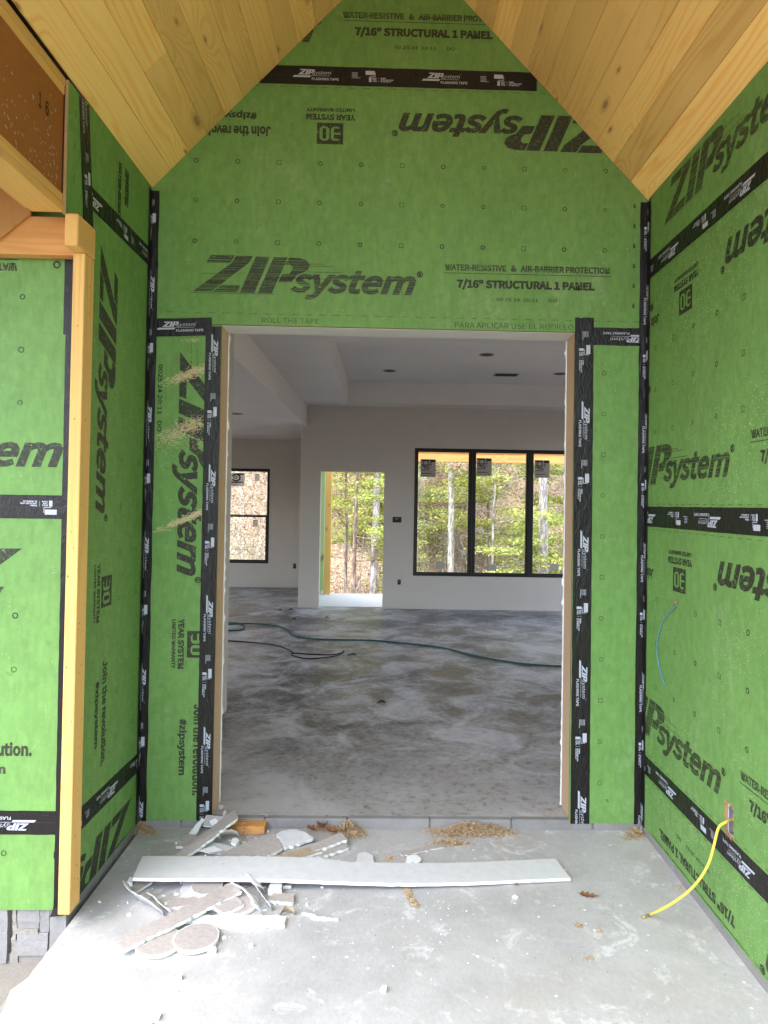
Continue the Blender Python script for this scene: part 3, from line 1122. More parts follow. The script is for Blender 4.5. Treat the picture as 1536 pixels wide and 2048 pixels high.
# torn fibre patches on the narrow left panel
def fibres(blobs, fr, parent, mat, seed):
    r = random.Random(seed)
    V, Fc = [], []
    for (u, v, lu, lv, ang, cnt, sz) in blobs:
        ca, sa = math.cos(ang), math.sin(ang)
        for _ in range(cnt):
            a, b = r.gauss(0, 0.45) * lu, r.gauss(0, 0.42) * lv
            cu, cv = u + a * ca - b * sa, v + a * sa + b * ca
            if not (-1.142 < cu < -0.908):
                continue
            th = ang + r.gauss(0, 0.5)
            l, wd = sz * r.uniform(.5, 1.9), sz * r.uniform(.12, .35)
            d = Vector((math.cos(th), math.sin(th))); q = Vector((-d.y, d.x))
            n = r.uniform(0.0010, 0.0026)
            bi = len(V)
            for s1, s2 in ((-1, -.3), (1, -1), (1, .4), (-.7, 1)):
                V.append(fr(cu + d.x * l * s1 / 2 + q.x * wd * s2 / 2, cv + d.y * l * s1 / 2 + q.y * wd * s2 / 2, n + r.uniform(-.0006, .0006)))
            Fc.append((bi, bi + 1, bi + 2, bi + 3))
    o = mesh('torn_fibres', V, Fc, mat, parent)
    o['kind'] = 'stuff'
    return o


fibres([(-0.985, 2.225, 0.13, 0.030, 0.40, 520, 0.010), (-0.955, 2.395, 0.06, 0.014, 0.15, 60, 0.007),
        (-1.05, 1.93, 0.14, 0.05, 0.45, 420, 0.009), (-0.965, 1.975, 0.10, 0.045, 0.35, 420, 0.008), (-0.93, 1.88, 0.06, 0.05, 0.3, 90, 0.006),
        (-1.02, 1.885, 0.16, 0.07, 0.4, 200, 0.005),
        (-0.985, 1.515, 0.15, 0.018, 0.42, 420, 0.011)], BACK, ew, M_FIBRE, 5)

# rough opening: studs, header, ragged drywall edge
o = box('jamb_stud', DX0 - 0.038, DX0, 0.001, 0.152, FI + 0.004, DZ - 0.002, M_JAMB, ew, 0.002)
o = box('jamb_stud', DX1, DX1 + 0.038, 0.001, 0.152, FI + 0.004, DZ - 0.002, M_JAMB, ew, 0.002)
box('header', DX0 - 0.038, DX1 + 0.038, 0.001, 0.152, DZ, DZ + 0.24, M_SPF_X, ew, 0.002)
def ragged(x, sgn):
    V, Fc = [], []
    nb = 120
    r = random.Random(3 + sgn)
    for i in range(nb + 1):
        z = FI + 0.01 + (DZ - FI - 0.02) * i / nb
        e = 0.003 + abs(r.gauss(0, 0.0022)) + (0.007 if r.random() < 0.05 else 0)
        for yy, d in ((0.1525, 0.0), (0.1525, e), (0.167, e * 0.8), (0.167, 0.0)):
            V.append((x + sgn * d, yy, z))
    for i in range(nb):
        for j in range(4):
            a, b = i * 4 + j, i * 4 + (j + 1) % 4
            Fc.append((a, b, b + 4, a + 4))
    return mesh('drywall_edge', V, Fc, M_GYP, ew)
ragged(DX0, 1)
ragged(DX1, -1)
box('drywall_head', DX0, DX1, 0.013, 0.166, DZ - 0.004, DZ - 0.0005, M_CEIL, ew)

# ---- right porch wall
rw = empty('porch_wall', (XR, -1.7, 0.05), 'long green sheathed wall on the right with three taped seams and pale specks', 'wall', kind='thing')
HB = (0.834, 0.898, 0.402, 0.520)
seg = [(0.048, SEAM_R[0]), (SEAM_R[0], SEAM_R[1]), (SEAM_R[1], SEAM_R[2]), (SEAM_R[2], 3.36)]
pr = []
for i, (a, b) in enumerate(seg):
    holes = [HB] if i == 1 else []
    pr.append(sheet(rw, RIGHTW, 0.0115, 2.436, a + 0.0015, b - 0.0015, M_GREEN_SPECK if i < 3 else M_GREEN, holes))
    sheet(rw, RIGHTW, 2.439, 4.6, a + 0.0015, b - 0.0015, M_GREEN_SPECK)
# lowest panel: inverted lettering
k = Ink()
k.add(INK_B, rot180(2.215, 0.184)); k.add(INK_ZP, rot180(2.215, 0.184)); dashes(k, 0.05, 2.4, 0.298)
dashes(k, 0.3, 2.4, 0.062)
lay(k, RIGHTW, (0.012, 2.43, 0.05, SEAM_R[0]), pr[0], INKM)
k = Ink()
k.add(INK_ZS, rot0(-0.298, 0.508)); k.add(INK_B, rot0(-0.298, 0.508))
k.add(INK_ZP, rot180(1.858, 1.415)); k.add(INK_A, rot180(1.845, 1.415)); k.add(INK_J, rot180(1.845, 1.400))
for v in (1.172, 0.969, 0.762):
    marks(k, 0.164, 0.2055, 10, v, 0)
dashes(k, 0.02, 2.4, 0.412); dashes(k, 0.02, 2.4, 1.50)
lay(k, RIGHTW, (0.012, 2.43, SEAM_R[0], SEAM_R[1]), pr[1], INKM)
k = Ink()
k.add(INK_ZS, rot0(-0.252, 1.720)); k.add(INK_B, rot0(-0.245, 1.720))
k.add(INK_ZP, rot180(1.895, 2.640)); k.add(INK_A, rot180(1.880, 2.632)); k.add(INK_J, rot180(1.88, 2.62))
for v in (2.375, 2.172, 1.968):
    marks(k, 0.121, 0.2045, 11, v, 1)
dashes(k, 0.02, 2.4, 1.622); dashes(k, 0.02, 2.4, 2.725)
k.text("WARRANTY", 0.02, 0.065, 2.17, 2.20, 0.05)
lay(k, RIGHTW, (0.012, 2.43, SEAM_R[1], SEAM_R[2]), pr[2], INKM)
k = Ink()
k.add(INK_ZS, rot0(0.205, 2.932)); k.add(INK_B, rot0(0.205, 2.932))
lay(k, RIGHTW, (0.012, 2.43, SEAM_R[2], 3.16), pr[3], INKM)
tape_strip(rw, RIGHTW, (0.040, 2.782), (2.6, 2.782), 0.093, 0.33, 0, flip=True)
tape_strip(rw, RIGHTW, (0.040, 1.563), (2.6, 1.566), 0.097, 0.10, 0, flip=True)
tape_strip(rw, RIGHTW, (0.040, 0.354), (2.6, 0.354), 0.091, 0.365, 0, flip=True)
# ragged opening with a recessed grey box
ob = empty('cable_box', (XR + 0.03, -0.866, 0.46), 'grey electrical box set in a ragged hole low in the right wall', 'electrical box')
V, Fc = [], []
y0, y1, z0, z1 = -0.896, -0.836, 0.404, 0.518
box('back_plate', XR + 0.050, XR + 0.053, y0, y1, z0, z1, M_GREYBOX, ob)
box('side', XR + 0.0125, XR + 0.0495, y0 + 0.0002, y0 + 0.003, z0, z1, M_GREYBOX, ob)
box('side', XR + 0.0125, XR + 0.0495, y1 - 0.003, y1 - 0.0002, z0, z1, M_GREYBOX, ob)
box('side', XR + 0.0125, XR + 0.0495, y0 + 0.0035, y1 - 0.0035, z0 + 0.0002, z0 + 0.003, M_GREYBOX, ob)
box('side', XR + 0.0125, XR + 0.0495, y0 + 0.0035, y1 - 0.0035, z1 - 0.003, z1 - 0.0002, M_GREYBOX, ob)
r = random.Random(9)
V, Fc = [], []
for _ in range(110):
    e = r.randrange(4)
    t = r.random()
    u = (HB[0], HB[1], HB[0] + t * (HB[1] - HB[0]), HB[0] + t * (HB[1] - HB[0]))[e] + r.gauss(0, 0.0022)
    v = (HB[2] + t * (HB[3] - HB[2]), HB[2] + t * (HB[3] - HB[2]), HB[2], HB[3])[e] + r.gauss(0, 0.003)
    l, wd, th = r.uniform(.004, .018), r.uniform(.0015, .0045), r.uniform(0, 3.14) if e > 1 else r.gauss(1.57, .5)
    d = Vector((math.cos(th), math.sin(th))); q = Vector((-d.y, d.x)); b = len(V)
    for s1, s2 in ((-1, -.5), (1, -1), (1, .6), (-.6, 1)):
        V.append(RIGHTW(u + d.x * l * s1 / 2 + q.x * wd * s2 / 2, v + d.y * l * s1 / 2 + q.y * wd * s2 / 2, r.uniform(.0008, .0035)))
    Fc.append((b, b + 1, b + 2, b + 3))
o = mesh('splinters', V, Fc, M_OSB, rw)
o['kind'] = 'stuff'

# ---- short left porch wall
lw = empty('porch_wall', (XL, -0.37, 0.05), 'short green sheathed wall between doorway wall and corner post with lettering turned sideways', 'wall', kind='thing')
p1 = sheet(lw, LEFTW, YF + 0.002, -0.0115, 0.352, 2.788, M_GREEN_SPECK)
p0 = sheet(lw, LEFTW, YF + 0.002, -0.0115, 0.048, 0.348, M_GREEN_SPECK)
p2 = sheet(lw, LEFTW, -0.732, -0.0115, 2.792, 3.30, M_GREEN)
p3 = sheet(lw, LEFTW, -0.886, -0.735, 2.638, 3.128, M_GREEN)
p3b = sheet(lw, LEFTW, YF + 0.002, -0.735, 2.7885, 2.7905, M_GREEN)
k = Ink()
k.add(INK_ZP, rotcw(-0.583, 2.645)); k.add(INK_A, rotcw(-0.568, 2.648)); k.add(INK_J, rotcw(-0.553, 2.648))
for j, uu in enumerate((-0.1086, -0.312)):
    for i in range(8):
        v = 1.9820 - i * 0.2032 + 0.0
        (k.square if (i + j) % 3 == 1 else lambda a, b, c, d: k.ring(a, b, 0.0115, 0.0028, 8, rnd.choice((0, 1))))(uu, v, 0.0105, 0.0022)
lay(k, LEFTW, (YF, -0.012, 0.352, 2.788), p1, INKM)
k = Ink(); k.add(INK_ZP, rot180(-0.105, 0.205))
lay(k, LEFTW, (YF, -0.012, 0.05, 0.348), p0, INKM)
k = Ink()
kk = Ink(); kk.text("WATER-RESISTIVE", 0, 0.30, 0, .035, .03); kk.text("ZIPSYSTEM", 0.0, .16, .075, .12, .03); kk.rect(0, .3, -.02, -.017)
k.add(kk, rotcw(-0.42, 3.07))
lay(k, LEFTW, (-0.73, -0.012, 2.79, 3.14), p2, INKM)
k = Ink()
for z in (3.02, 2.90, 2.78):
    k.rect(-0.830, -0.827, z, z + 0.03); k.rect(-0.834, -0.823, z + 0.012, z + 0.014)
lay(k, LEFTW, (-0.886, -0.735, 2.64, 3.12), p3, INKM)
tape_strip(lw, LEFTW, (-0.700, 2.789), (-0.040, 2.792), 0.088, 0.10, 0, flip=True)
tape_strip(lw, LEFTW, (YF + 0.01, 0.352), (-0.040, 0.338), 0.090, 0.40, 0, flip=True)
tape_strip(lw, LEFTW, (-0.7625, 3.125), (-0.690, 2.60), 0.086, 0.10, 1)

# ---- outer wall left of the porch
fw = empty('outer_wall', (-2.2, YF, 0.05), 'bright green sheathed outer wall left of the corner post with two taped seams', 'wall', kind='thing')
pa = sheet(fw, FRONTW, -4.4, XL - 0.012, 0.056, 0.3825, M_GREEN)
pb = sheet(fw, FRONTW, -4.4, XL - 0.012, 0.3855, 1.5735, M_GREEN)
pc = sheet(fw, FRONTW, -4.4, XL - 0.012, 1.5765, 2.72, M_GREEN)
k = Ink()
k.add(INK_ZP, rot180(-0.32 + -1.06, 1.416)); k.add(INK_A, rot180(-1.38, 1.416))
k.add(INK_J, rot0(-1.325 - 2.165, 0.545)); k.add(INK_A, rot0(-1.325 - 2.165, 0.545)); k.add(INK_ZP, rot0(-1.325 - 2.165, .545))
for v in (1.160, 0.957):
    marks(k, -1.40 - 0.2032 * 8, 0.2032, 9, v, 0)
for z in (1.25, 1.12, 0.98, 0.85, 0.73, 0.62):
    k.rect(-1.225, -1.216, z, z + 0.016, 1); k.rect(-1.2205, -1.2190, z - 0.006, z + 0.024)
lay(k, FRONTW, (-4.0, XL - 0.012, 0.386, 1.573), pb, INKM)
k = Ink()
k.add(INK_ZP, rot0(-1.240 - 1.095, 1.716))
for v in (2.371, 2.169, 1.967):
    marks(k, -1.402 - 0.2032 * 8, 0.2032, 9, v, 1)
k.add(INK_B, rot180(0.0 - 1.42 + 1.237, 2.636))
k.ring(-1.275, 2.497, 0.016, 0.008, 8)
lay(k, FRONTW, (-4.0, XL - 0.012, 1.576, 2.72), pc, INKM)
k = Ink(); marks(k, -1.421 - 0.2032 * 8, 0.2032, 9, 0.268, 0)
k.rect(-1.235, -1.232, 0.25, 0.275); k.rect(-1.235, -1.225, 0.272, 0.275)
lay(k, FRONTW, (-4.0, XL - 0.012, 0.056, 0.38), pa, INKM)
tape_strip(fw, FRONTW, (-4.2, 1.5745), (-1.196, 1.572), 0.089, 0.30, 0, flip=True)
tape_strip(fw, FRONTW, (-4.2, 0.3845), (-1.196, 0.3825), 0.089, 0.53, 0, flip=True)
o = tape_strip(fw, FRONTW, (-1.214, 2.52), (-1.208, 0.062), 0.044, 0.2, 1, printed=False)
o = tape_strip(fw, FRONTW, (-1.222, 2.52), (-1.221, 2.23), 0.046, 0.2, 2, printed=False)
o = mesh('tape_tail', [FRONTW(-1.232, 0.062, .004), FRONTW(-1.186, 0.062, .004), FRONTW(-1.186, 0.125, .004), FRONTW(-1.220, 0.110, .005), FRONTW(-1.240, 0.036, .010), FRONTW(-1.19, 0.040, .008)],
         [(4, 5, 1, 0), (0, 1, 2, 3)], M_TAPE, fw)
o.modifiers.new('thickness', 'SOLIDIFY').thickness = 0.0008

# pale scratches and flecks in the coating, each wall's in one mesh
def scratches(parent, fr, u0, u1, v0, v1, cnt, seed, holes=()):
    r = random.Random(seed)
    V, Fc = [], []
    while len(Fc) < cnt:
        cu, cv = r.uniform(u0, u1), r.uniform(v0, v1)
        grp = r.choice((1, 1, 1, 2, 3, 5))
        th0 = r.uniform(0, 3.14)
        for _ in range(grp):
            u, v = cu + r.gauss(0, .012), cv + r.gauss(0, .010)
            th = th0 + r.gauss(0, .25)
            l, wd = min(.034, .004 + r.expovariate(1 / .007)), r.uniform(.0006, .0019)
            d = Vector((math.cos(th), math.sin(th))) * l / 2
            q = Vector((-d.y, d.x)).normalized() * wd / 2
            if not (u0 + .02 < u < u1 - .02 and v0 + .02 < v < v1 - .02) or any(h[0] < u < h[1] and h[2] < v < h[3] for h in holes):
                continue
            b = len(V)
            for a, e in ((-1, 0), (0, -1), (1, 0), (-.1, 1)):
                V.append(fr(u + d.x * a + q.x * e, v + d.y * a + q.y * e, 0.0011))
            Fc.append((b, b + 1, b + 2, b + 3))
    o = mesh('scratches', V, Fc, M_SCRATCH, parent)
    o['kind'] = 'stuff'
scratches(ew, BACK, XL + .04, XR - .04, DZ + .02, 3.66, 210, 61)
scratches(ew, BACK, XL + .05, DX0 - .08, 0.06, 2.40, 150, 62)
scratches(ew, BACK, DX1 + .10, XR - .05, 0.06, 2.40, 90, 63)
scratches(rw, RIGHTW, 0.03, 2.4, 0.06, 3.1, 420, 64, ((HB[0] - .02, HB[1] + .02, HB[2] - .02, HB[3] + .02),))
scratches(lw, LEFTW, -0.72, -0.03, 0.06, 2.74, 140, 65)
scratches(fw, FRONTW, -2.2, XL - .05, 0.06, 2.5, 190, 66)

# ================================================================== POST, BEAM, CEILING
o = box('corner_post', -1.177, -1.133, -0.835, -0.7505, 0.088, 2.515, M_SPF_Z, None, 0.004)
tag(o, 'pale yellow timber stud nailed upright at the corner of the left wall', 'post')
r = random.Random(12)
V, Fc = [], []
for _ in range(46):
    side_ = r.random() < .7
    z_ = r.uniform(.15, 2.45)
    if side_:
        c_ = Vector((-1.1325, r.uniform(-.825, -.760), z_)); e1, e2 = Vector((0, 1, 0)), Vector((0, 0, 1))
    else:
        c_ = Vector((r.uniform(-1.170, -1.140), -.8355, z_)); e1, e2 = Vector((1, 0, 0)), Vector((0, 0, 1))
    a_, b_ = r.uniform(.0010, .0026), r.uniform(.0014, .006)
    i0 = len(V)
    V += [c_ - e1 * a_, c_ - e2 * b_, c_ + e1 * a_, c_ + e2 * b_]
    Fc.append((i0, i0 + 1, i0 + 2, i0 + 3))
o = mesh('nail_holes', V, Fc, M_HOLE, bpy.data.objects['corner_post'])
o['kind'] = 'stuff'
lb = empty('ledger_beam', (-2.2, -0.80, 2.52), 'orange timber ledger across the top of the bright outer wall', 'beam')
box('ledger', -4.2, -1.1785, -0.800, -0.7515, 2.517, 2.662, M_SPF_X, lb, 0.004)
o = box('end_block', -1.178, -1.129, -0.905, -0.7515, 2.516, 2.634, M_SPF_Y, None, 0.007)
tag(o, 'short end grain timber block on top of the corner post', 'timber block')
# plywood gusset in front of the ledger
vs, fs = prism([FRONTW(u, v, 0.0625) for u, v in ((-1.349, 2.665), (-1.475, 2.555), (-2.2, 2.555), (-2.2, 2.90), (-1.349, 2.90))], 0.012, -FRONTW.n)
o = mesh('plywood_gusset', vs, fs, M_PLY_Z)
tag(o, 'orange plywood gusset with a sloped edge in front of the ledger', 'plywood')
bmx = empty('header_beam', (XL - 0.07, -2.0, 2.642), 'built up timber header with brown plywood face running from the wall corner over the porch side', 'beam')
yb0, yb1 = -3.45, -0.8865
box('top_plate', -1.300, -1.194, yb0, yb1, 3.102, 3.132, M_SPF_Y, bmx, 0.002)
box('top_plate', -1.300, -1.196, yb0, yb1, 3.071, 3.1015, M_SPF_Y, bmx, 0.002)
o = box('plywood_face', -1.216, -1.200, yb0, yb1, 2.7105, 3.0705, M_PLY, bmx)
o = box('plywood_core', -1.290, -1.2165, yb0, yb1, 2.7105, 3.0705, M_SPF_Y, bmx)
box('bottom_plate', -1.302, -1.193, yb0, yb1, 2.673, 2.710, M_SPF_Y, bmx, 0.003)
box('bottom_plate', -1.304, -1.191, yb0, yb1, 2.642, 2.6725, M_SPF_Y, bmx, 0.003)
box('cleat', -1.330, -1.3045, yb0, yb1, 2.655, 2.70, M_SPF_Y, bmx, 0.002)
k = Ink(); k.text("1", 0, 0.018, 0, 0.052, 0.01); k.text("6", 0.045, 0.07, 0.0, 0.052, 0.01)
k.text("S", -0.32, -0.29, 0.03, 0.075, 0.0)
lay(k, Frame((-1.200, -1.06, 2.93), (0, 1, 0), (1, 0, 0)), (-1, 1, -1, 1), [c for c in bmx.children if c.name.startswith('plywood_face')][0], [M_BOX], 0.0006)
# mortar-like paint specks on the plywood
r = random.Random(4)
V, Fc = [], []
for _ in range(150):
    yy, zz = r.uniform(-1.5, -0.92), 2.72 + abs(r.gauss(0, 0.11))
    if zz > 3.05:
        continue
    l, wd, th = r.uniform(.003, .012), r.uniform(.001, .003), -0.9 + r.gauss(0, .35)
    d = Vector((math.cos(th), math.sin(th))); q = Vector((-d.y, d.x)); b = len(V)
    for s1, s2 in ((-1, -1), (1, -1), (1, 1), (-1, 1)):
        V.append((-1.1993, yy + (d.x * l * s1 + q.x * wd * s2) / 2, zz + (d.y * l * s1 + q.y * wd * s2) / 2))
    Fc.append((b, b + 1, b + 2, b + 3))
o = mesh('paint_specks', V, Fc, M_PAPER, bmx)
o['kind'] = 'stuff'

# vaulted board ceiling
pc_ = empty('porch_ceiling', (ridge_x, -1.2, 3.13), 'vaulted knotty pine board ceiling over the porch', 'ceiling', kind='thing')
YC0, YC1 = -3.45, -0.0015
def plank(side, i, y0, y1, proud):
    """Board i up from the eave; visible face down."""
    wdt = ROWW[side]
    ex, ez = (XL + 0.0005, 3.140) if side < 0 else (XR - 0.0005, 3.142)
    rx, rz = ridge_x, ridge_z
    along = Vector((rx - ex, 0, rz - ez)); along.normalize()
    nrm = Vector((along.z * (-side) * -1, 0, abs(along.x)))        # out of the visible face: into the porch
    nrm = Vector((-along.z * side, 0, -abs(along.x)))
    h, c = wdt / 2 - 0.0004, 0.0022
    prof = [(-h, 0.018), (-h, c * 1.3), (-h + c, 0.0), (h - c, 0.0), (h, c * 1.3), (h, 0.018)]
    L = y1 - y0 - 0.0012
    # local axes: X across the board, Y along, Z away from the visible face
    xa = along
    za = -nrm
    ya = za.cross(xa)
    V, Fc = [], []
    for yy in (-L / 2, L / 2):
        for a, b in prof:
            V.append((a, yy, b))
    m = len(prof)
    for j in range(m):
        Fc.append((j, (j + 1) % m, (j + 1) % m + m, j + m))
    Fc += [tuple(range(m - 1, -1, -1)), tuple(range(m, 2 * m))]
    me = bpy.data.meshes.new('plank')
    me.from_pydata(V, [], Fc)
    bm = bmesh.new(); bm.from_mesh(me); bmesh.ops.recalc_face_normals(bm, faces=bm.faces); bm.to_mesh(me); bm.free()
    ctr = Vector((ex, 0, ez)) + along * (wdt * (i + .5)) + Vector((0, (y0 + y1) / 2, 0)) + nrm * proud
    R = Matrix((xa, ya, za)).transposed()
    return link('plank', me, M_PINE, pc_, ctr, R.to_euler())
ROWW = {}
for side in (-1, 1):
    ex, ez = (XL, 3.140) if side < 0 else (XR, 3.142)
    Ls = math.hypot(ridge_x - ex, ridge_z - ez)
    ROWW[side] = Ls / 14
    for i in range(14):
        if i % 3 == 2 or (side > 0 and i == 4):
            cut = {(-1, 2): -0.62, (1, 4): -0.75, (1, 2): -2.1}.get((side, i), rnd.uniform(-1.6, -0.4))
            plank(side, i, cut, YC1, rnd.uniform(-.0004, .0010))
            plank(side, i, YC0, cut, rnd.uniform(-.0004, .0010))
        else:
            plank(side, i, YC0, YC1, rnd.uniform(-.0004, .0010))
# roof deck above the boards, and over the house
pts = [(-1.75, 2.82), (ridge_x, 4.62), (1.62, 3.0), (1.62, 2.94), (ridge_x, 4.56), (-1.75, 2.76)]
V = [(x, yy, z) for yy in (-3.50, 0.16) for x, z in pts]
Fc = [tuple(range(5, -1, -1)), tuple(range(6, 12))] + [(i, (i + 1) % 6, (i + 1) % 6 + 6, i + 6) for i in range(6)]
o = mesh('roof_deck', V, Fc, M_ROOF)
tag(o, 'dark roof deck above the board ceiling', 'roof', kind='structure')
o = box('soffit', -4.2, -1.335, -2.0, -0.813, 2.905, 2.92, M_PLY_Z)
tag(o, 'plywood soffit over the outer wall', 'soffit', kind='structure')

# ================================================================== ROOM
ZC, ZT, ZL = 3.010, 3.315, 2.715
YW, YL = 6.690, 8.970
XS = -1.20
FARF = Frame((0, YW, 0), (1, 0, 0), (0, -1, 0))
WIN = (0.393, 0.393 + 0.852 * 3, 0.545, 2.420)
DR = (-0.980, -0.050, FI, 2.055)
V, Fc, MI = grid_wall(-1.280, 4.35, FI - 0.001, 3.40, [WIN, (DR[0], DR[1], FI - 0.01, DR[3])], FARF, -0.150, 0.0)
o = mesh('room_wall', V, Fc, [M_WALL, M_WALL], None, MI)
tag(o, 'grey brown drywall at the far end of the room with doorway and triple window', 'wall', kind='structure')
LFR = Frame((0, YL, 0), (1, 0, 0), (0, -1, 0))
WL = (-3.080, -2.112, 0.486, 2.180)
V, Fc, MI = grid_wall(-5.15, -1.1245, FI - 0.001, 2.95, [WL], LFR, -0.150, 0.0)
o = mesh('room_wall', V, Fc, [M_WALL, M_WALL], None, MI)
tag(o, 'grey green drywall of the deeper room on the left with one window', 'wall', kind='structure')
o = box('room_wall', -1.2795, -1.1385, YW + 0.1505, YL - 0.0005, FI, 2.95, M_WALL)
tag(o, 'drywall return between the far wall and the deeper left room', 'wall', kind='structure')
rg = empty('return_wall', (-1.13, 7.9, 0.1), 'green sheathed outside wall glimpsed at the left edge of the back doorway', 'wall', kind='thing')
RF = Frame((-1.1265, 0, 0), (0, 1, 0), (1, 0, 0))
sheet(rg, RF, YW + 0.151, YL + 0.15, 0.05, 2.95, M_GREEN)
tape_strip(rg, RF, (YL - 0.5, 0.62), (YL + 0.1, 0.62), 0.09, 0, 0, printed=False)
o = box('foyer_wall', -1.265, -1.150, 0.180, 1.690, FI + 0.012, 3.40, M_WALL, None, 0.003)
tag(o, 'end of a drywall partition just inside the doorway on the left', 'wall', kind='structure')
# front wall of the room, inside face
V, Fc, MI = grid_wall(-5.15, 4.35, FI + 0.01, 3.40, [(DX0, DX1, FI - 0.1, DZ - 0.004)], Frame((0, 0.153, 0), (-1, 0, 0), (0, 1, 0)), 0, 0.0135)
V, Fc, MI = grid_wall(-4.35, 5.15, FI + 0.01, 3.40, [(-DX1, -DX0, FI - 0.1, DZ - 0.001)], Frame((0, 0.153, 0), (-1, 0, 0), (0, 1, 0)), 0, 0.0135)
o = mesh('room_wall', V, Fc, [M_WALL, M_GYP], None, MI)
tag(o, 'drywall on the room side of the entrance wall', 'wall', kind='structure')
# side walls of the room with unseen openings added to brighten it
SR = Frame((4.20, 0, 0), (0, -1, 0), (-1, 0, 0))
V, Fc, MI = grid_wall(-6.85, -0.15, FI - 0.001, 3.40, [(-6.2, -1.2, 0.1, 2.8)], SR, -0.15, 0)
o = mesh('room_wall', V, Fc, [M_WALL, M_WALL], None, MI)
tag(o, 'side wall of the room out of view on the right', 'wall', kind='structure')
SLf = Frame((-5.0, 0, 0), (0, 1, 0), (1, 0, 0))
V, Fc, MI = grid_wall(0.15, 9.1, FI - 0.001, 3.40, [(6.2, 8.2, 0.3, 1.9), (1.6, 4.6, 0.3, 2.3)], SLf, -0.15, 0)
o = mesh('room_wall', V, Fc, [M_WALL, M_WALL], None, MI)
tag(o, 'side wall of the left room out of view', 'wall', kind='structure')
# ceilings
HOR = Frame((0, 0, 0), (1, 0, 0), (0, 0, -1))
HOR.v = Vector((0, 1, 0))
def horizontal(u0, u1, v0, v1, holes, z0, z1):
    return grid_wall(u0, u1, v0, v1, holes, HOR, -z1, -z0)
V, Fc, MI = horizontal(XS, 4.20, 0.1668, 6.6895, [(-0.580, 3.40, 2.670, 6.290)], ZC, ZT)
o = mesh('room_ceiling', V, Fc, [M_CEIL, M_CEIL], None, MI)
bm = bmesh.new(); bm.from_mesh(o.data); bmesh.ops.recalc_face_normals(bm, faces=bm.faces); bm.to_mesh(o.data); bm.free()
tag(o, 'pale drywall ceiling with a deep recessed tray', 'ceiling', kind='structure')
o = box('tray_top', -5.0, 4.2, 0.1668, 6.6895, ZT + 0.0005, ZT + 0.06, M_CEIL)
tag(o, 'flat drywall top of the ceiling tray', 'ceiling', kind='structure')
o = box('ceiling_step', XS - 0.10, XS - 0.0005, 0.1668, YW + 0.15, ZL, ZT, M_CEIL)
tag(o, 'drywall face where the ceiling steps down to the left', 'ceiling', kind='structure')
o = box('low_ceiling', -5.0, XS - 0.1005, 0.1668, YL - 0.0005, ZL, 2.95, M_CEIL)
tag(o, 'lower drywall ceiling over the left part of the room', 'ceiling', kind='structure')

# recessed lights, vent
def can(x, y, z, lab):
    t = empty('recessed_light', (x, y, z), lab, 'ceiling light', 'recessed lights in the room ceiling')
    V, Fc = [], []
    n = 24
    for r_, zz in ((0.088, 0.0), (0.086, -0.004), (0.072, -0.004), (0.070, -0.0008)):
        for i in range(n):
            a = 2 * math.pi * i / n
            V.append((x + r_ * math.cos(a), y + r_ * math.sin(a), z + zz - 0.0005))
    for k_ in range(3):
        for i in range(n):
            Fc.append((k_ * n + i, k_ * n + (i + 1) % n, (k_ + 1) * n + (i + 1) % n, (k_ + 1) * n + i))
    mesh('trim_ring', V, Fc, M_CANRING, t)
    V, Fc = [], []
    for r_, zz in ((0.0705, -0.0022), (0.062, -0.0010)):
        for i in range(n):
            a = 2 * math.pi * i / n
            V.append((x + r_ * math.cos(a), y + r_ * math.sin(a), z + zz))
    V.append((x, y, z - 0.0008))
    for i in range(n):
        Fc.append((i, (i + 1) % n, n + (i + 1) % n, n + i)); Fc.append((n + i, n + (i + 1) % n, 2 * n))
    mesh('can', V, Fc, M_CAN, t)
can(0.0, 5.472, ZT, 'dark recessed can light in the tray ceiling nearest the tray\'s left side')
can(1.103, 4.402, ZT, 'dark recessed can light in the tray ceiling nearest the front door')
can(2.207, 5.441, ZT, 'dark recessed can light in the tray ceiling beside the right door jamb')
can(-1.95, 5.416, ZL, 'dark recessed can light in the low ceiling of the left room')
t = empty('ceiling_vent', (1.53, 5.584, ZT), 'small dark slotted air vent in the tray ceiling', 'vent')
box('frame', 1.37, 1.69, 5.49, 5.68, ZT - 0.004, ZT - 0.0003, M_CANRING, t)
for i in range(7):
    yy = 5.512 + i * 0.0225
    box('slat', 1.39, 1.67, yy, yy + 0.014, ZT - 0.009, ZT - 0.0045, M_CAN, t)

# outlet boxes
def ebox(name, fr, u, v, wu, wv, lab, cat='electrical box'):
    t = empty(name, fr(u, v, 0), lab, cat)
    a, b = wu / 2, wv / 2
    V, Fc, MI = grid_wall(u - a, u + a, v - b, v + b, [(u - a + .005, u + a - .005, v - b + .005, v + b - .005)], fr, 0.0002, 0.004)
    mesh('rim', V, Fc, [M_BOX, M_BOX], t, MI)
    V = [fr(u + x, v + y, 0.0012) for x, y in ((-a + .005, -b + .005), (a - .005, -b + .005), (a - .005, b - .005), (-a + .005, b - .005))]
    mesh('back', V, [(0, 1, 2, 3)], M_CORD, t)
    mesh('wire', [fr(u - a * .4, v + b * .3, .003), fr(u + a * .3, v + b * .5, .005), fr(u + a * .35, v + b * .35, .005), fr(u - a * .3, v + b * .1, .003)], [(0, 1, 2, 3)], M_DUST, t)
ebox('switch_box', FARF, 0.146, 1.362, 0.130, 0.082, 'dark switch box on the far wall between doorway and triple window')
ebox('outlet_box', FARF, 0.192, 0.450, 0.048, 0.075, 'dark outlet box low on the far wall beneath the switch box')
ebox('outlet_box', LFR, -1.640, 0.448, 0.055, 0.090, 'dark outlet box low on the grey wall of the left room')
FOY = Frame((-1.150, 0, 0), (0, 1, 0), (1, 0, 0))
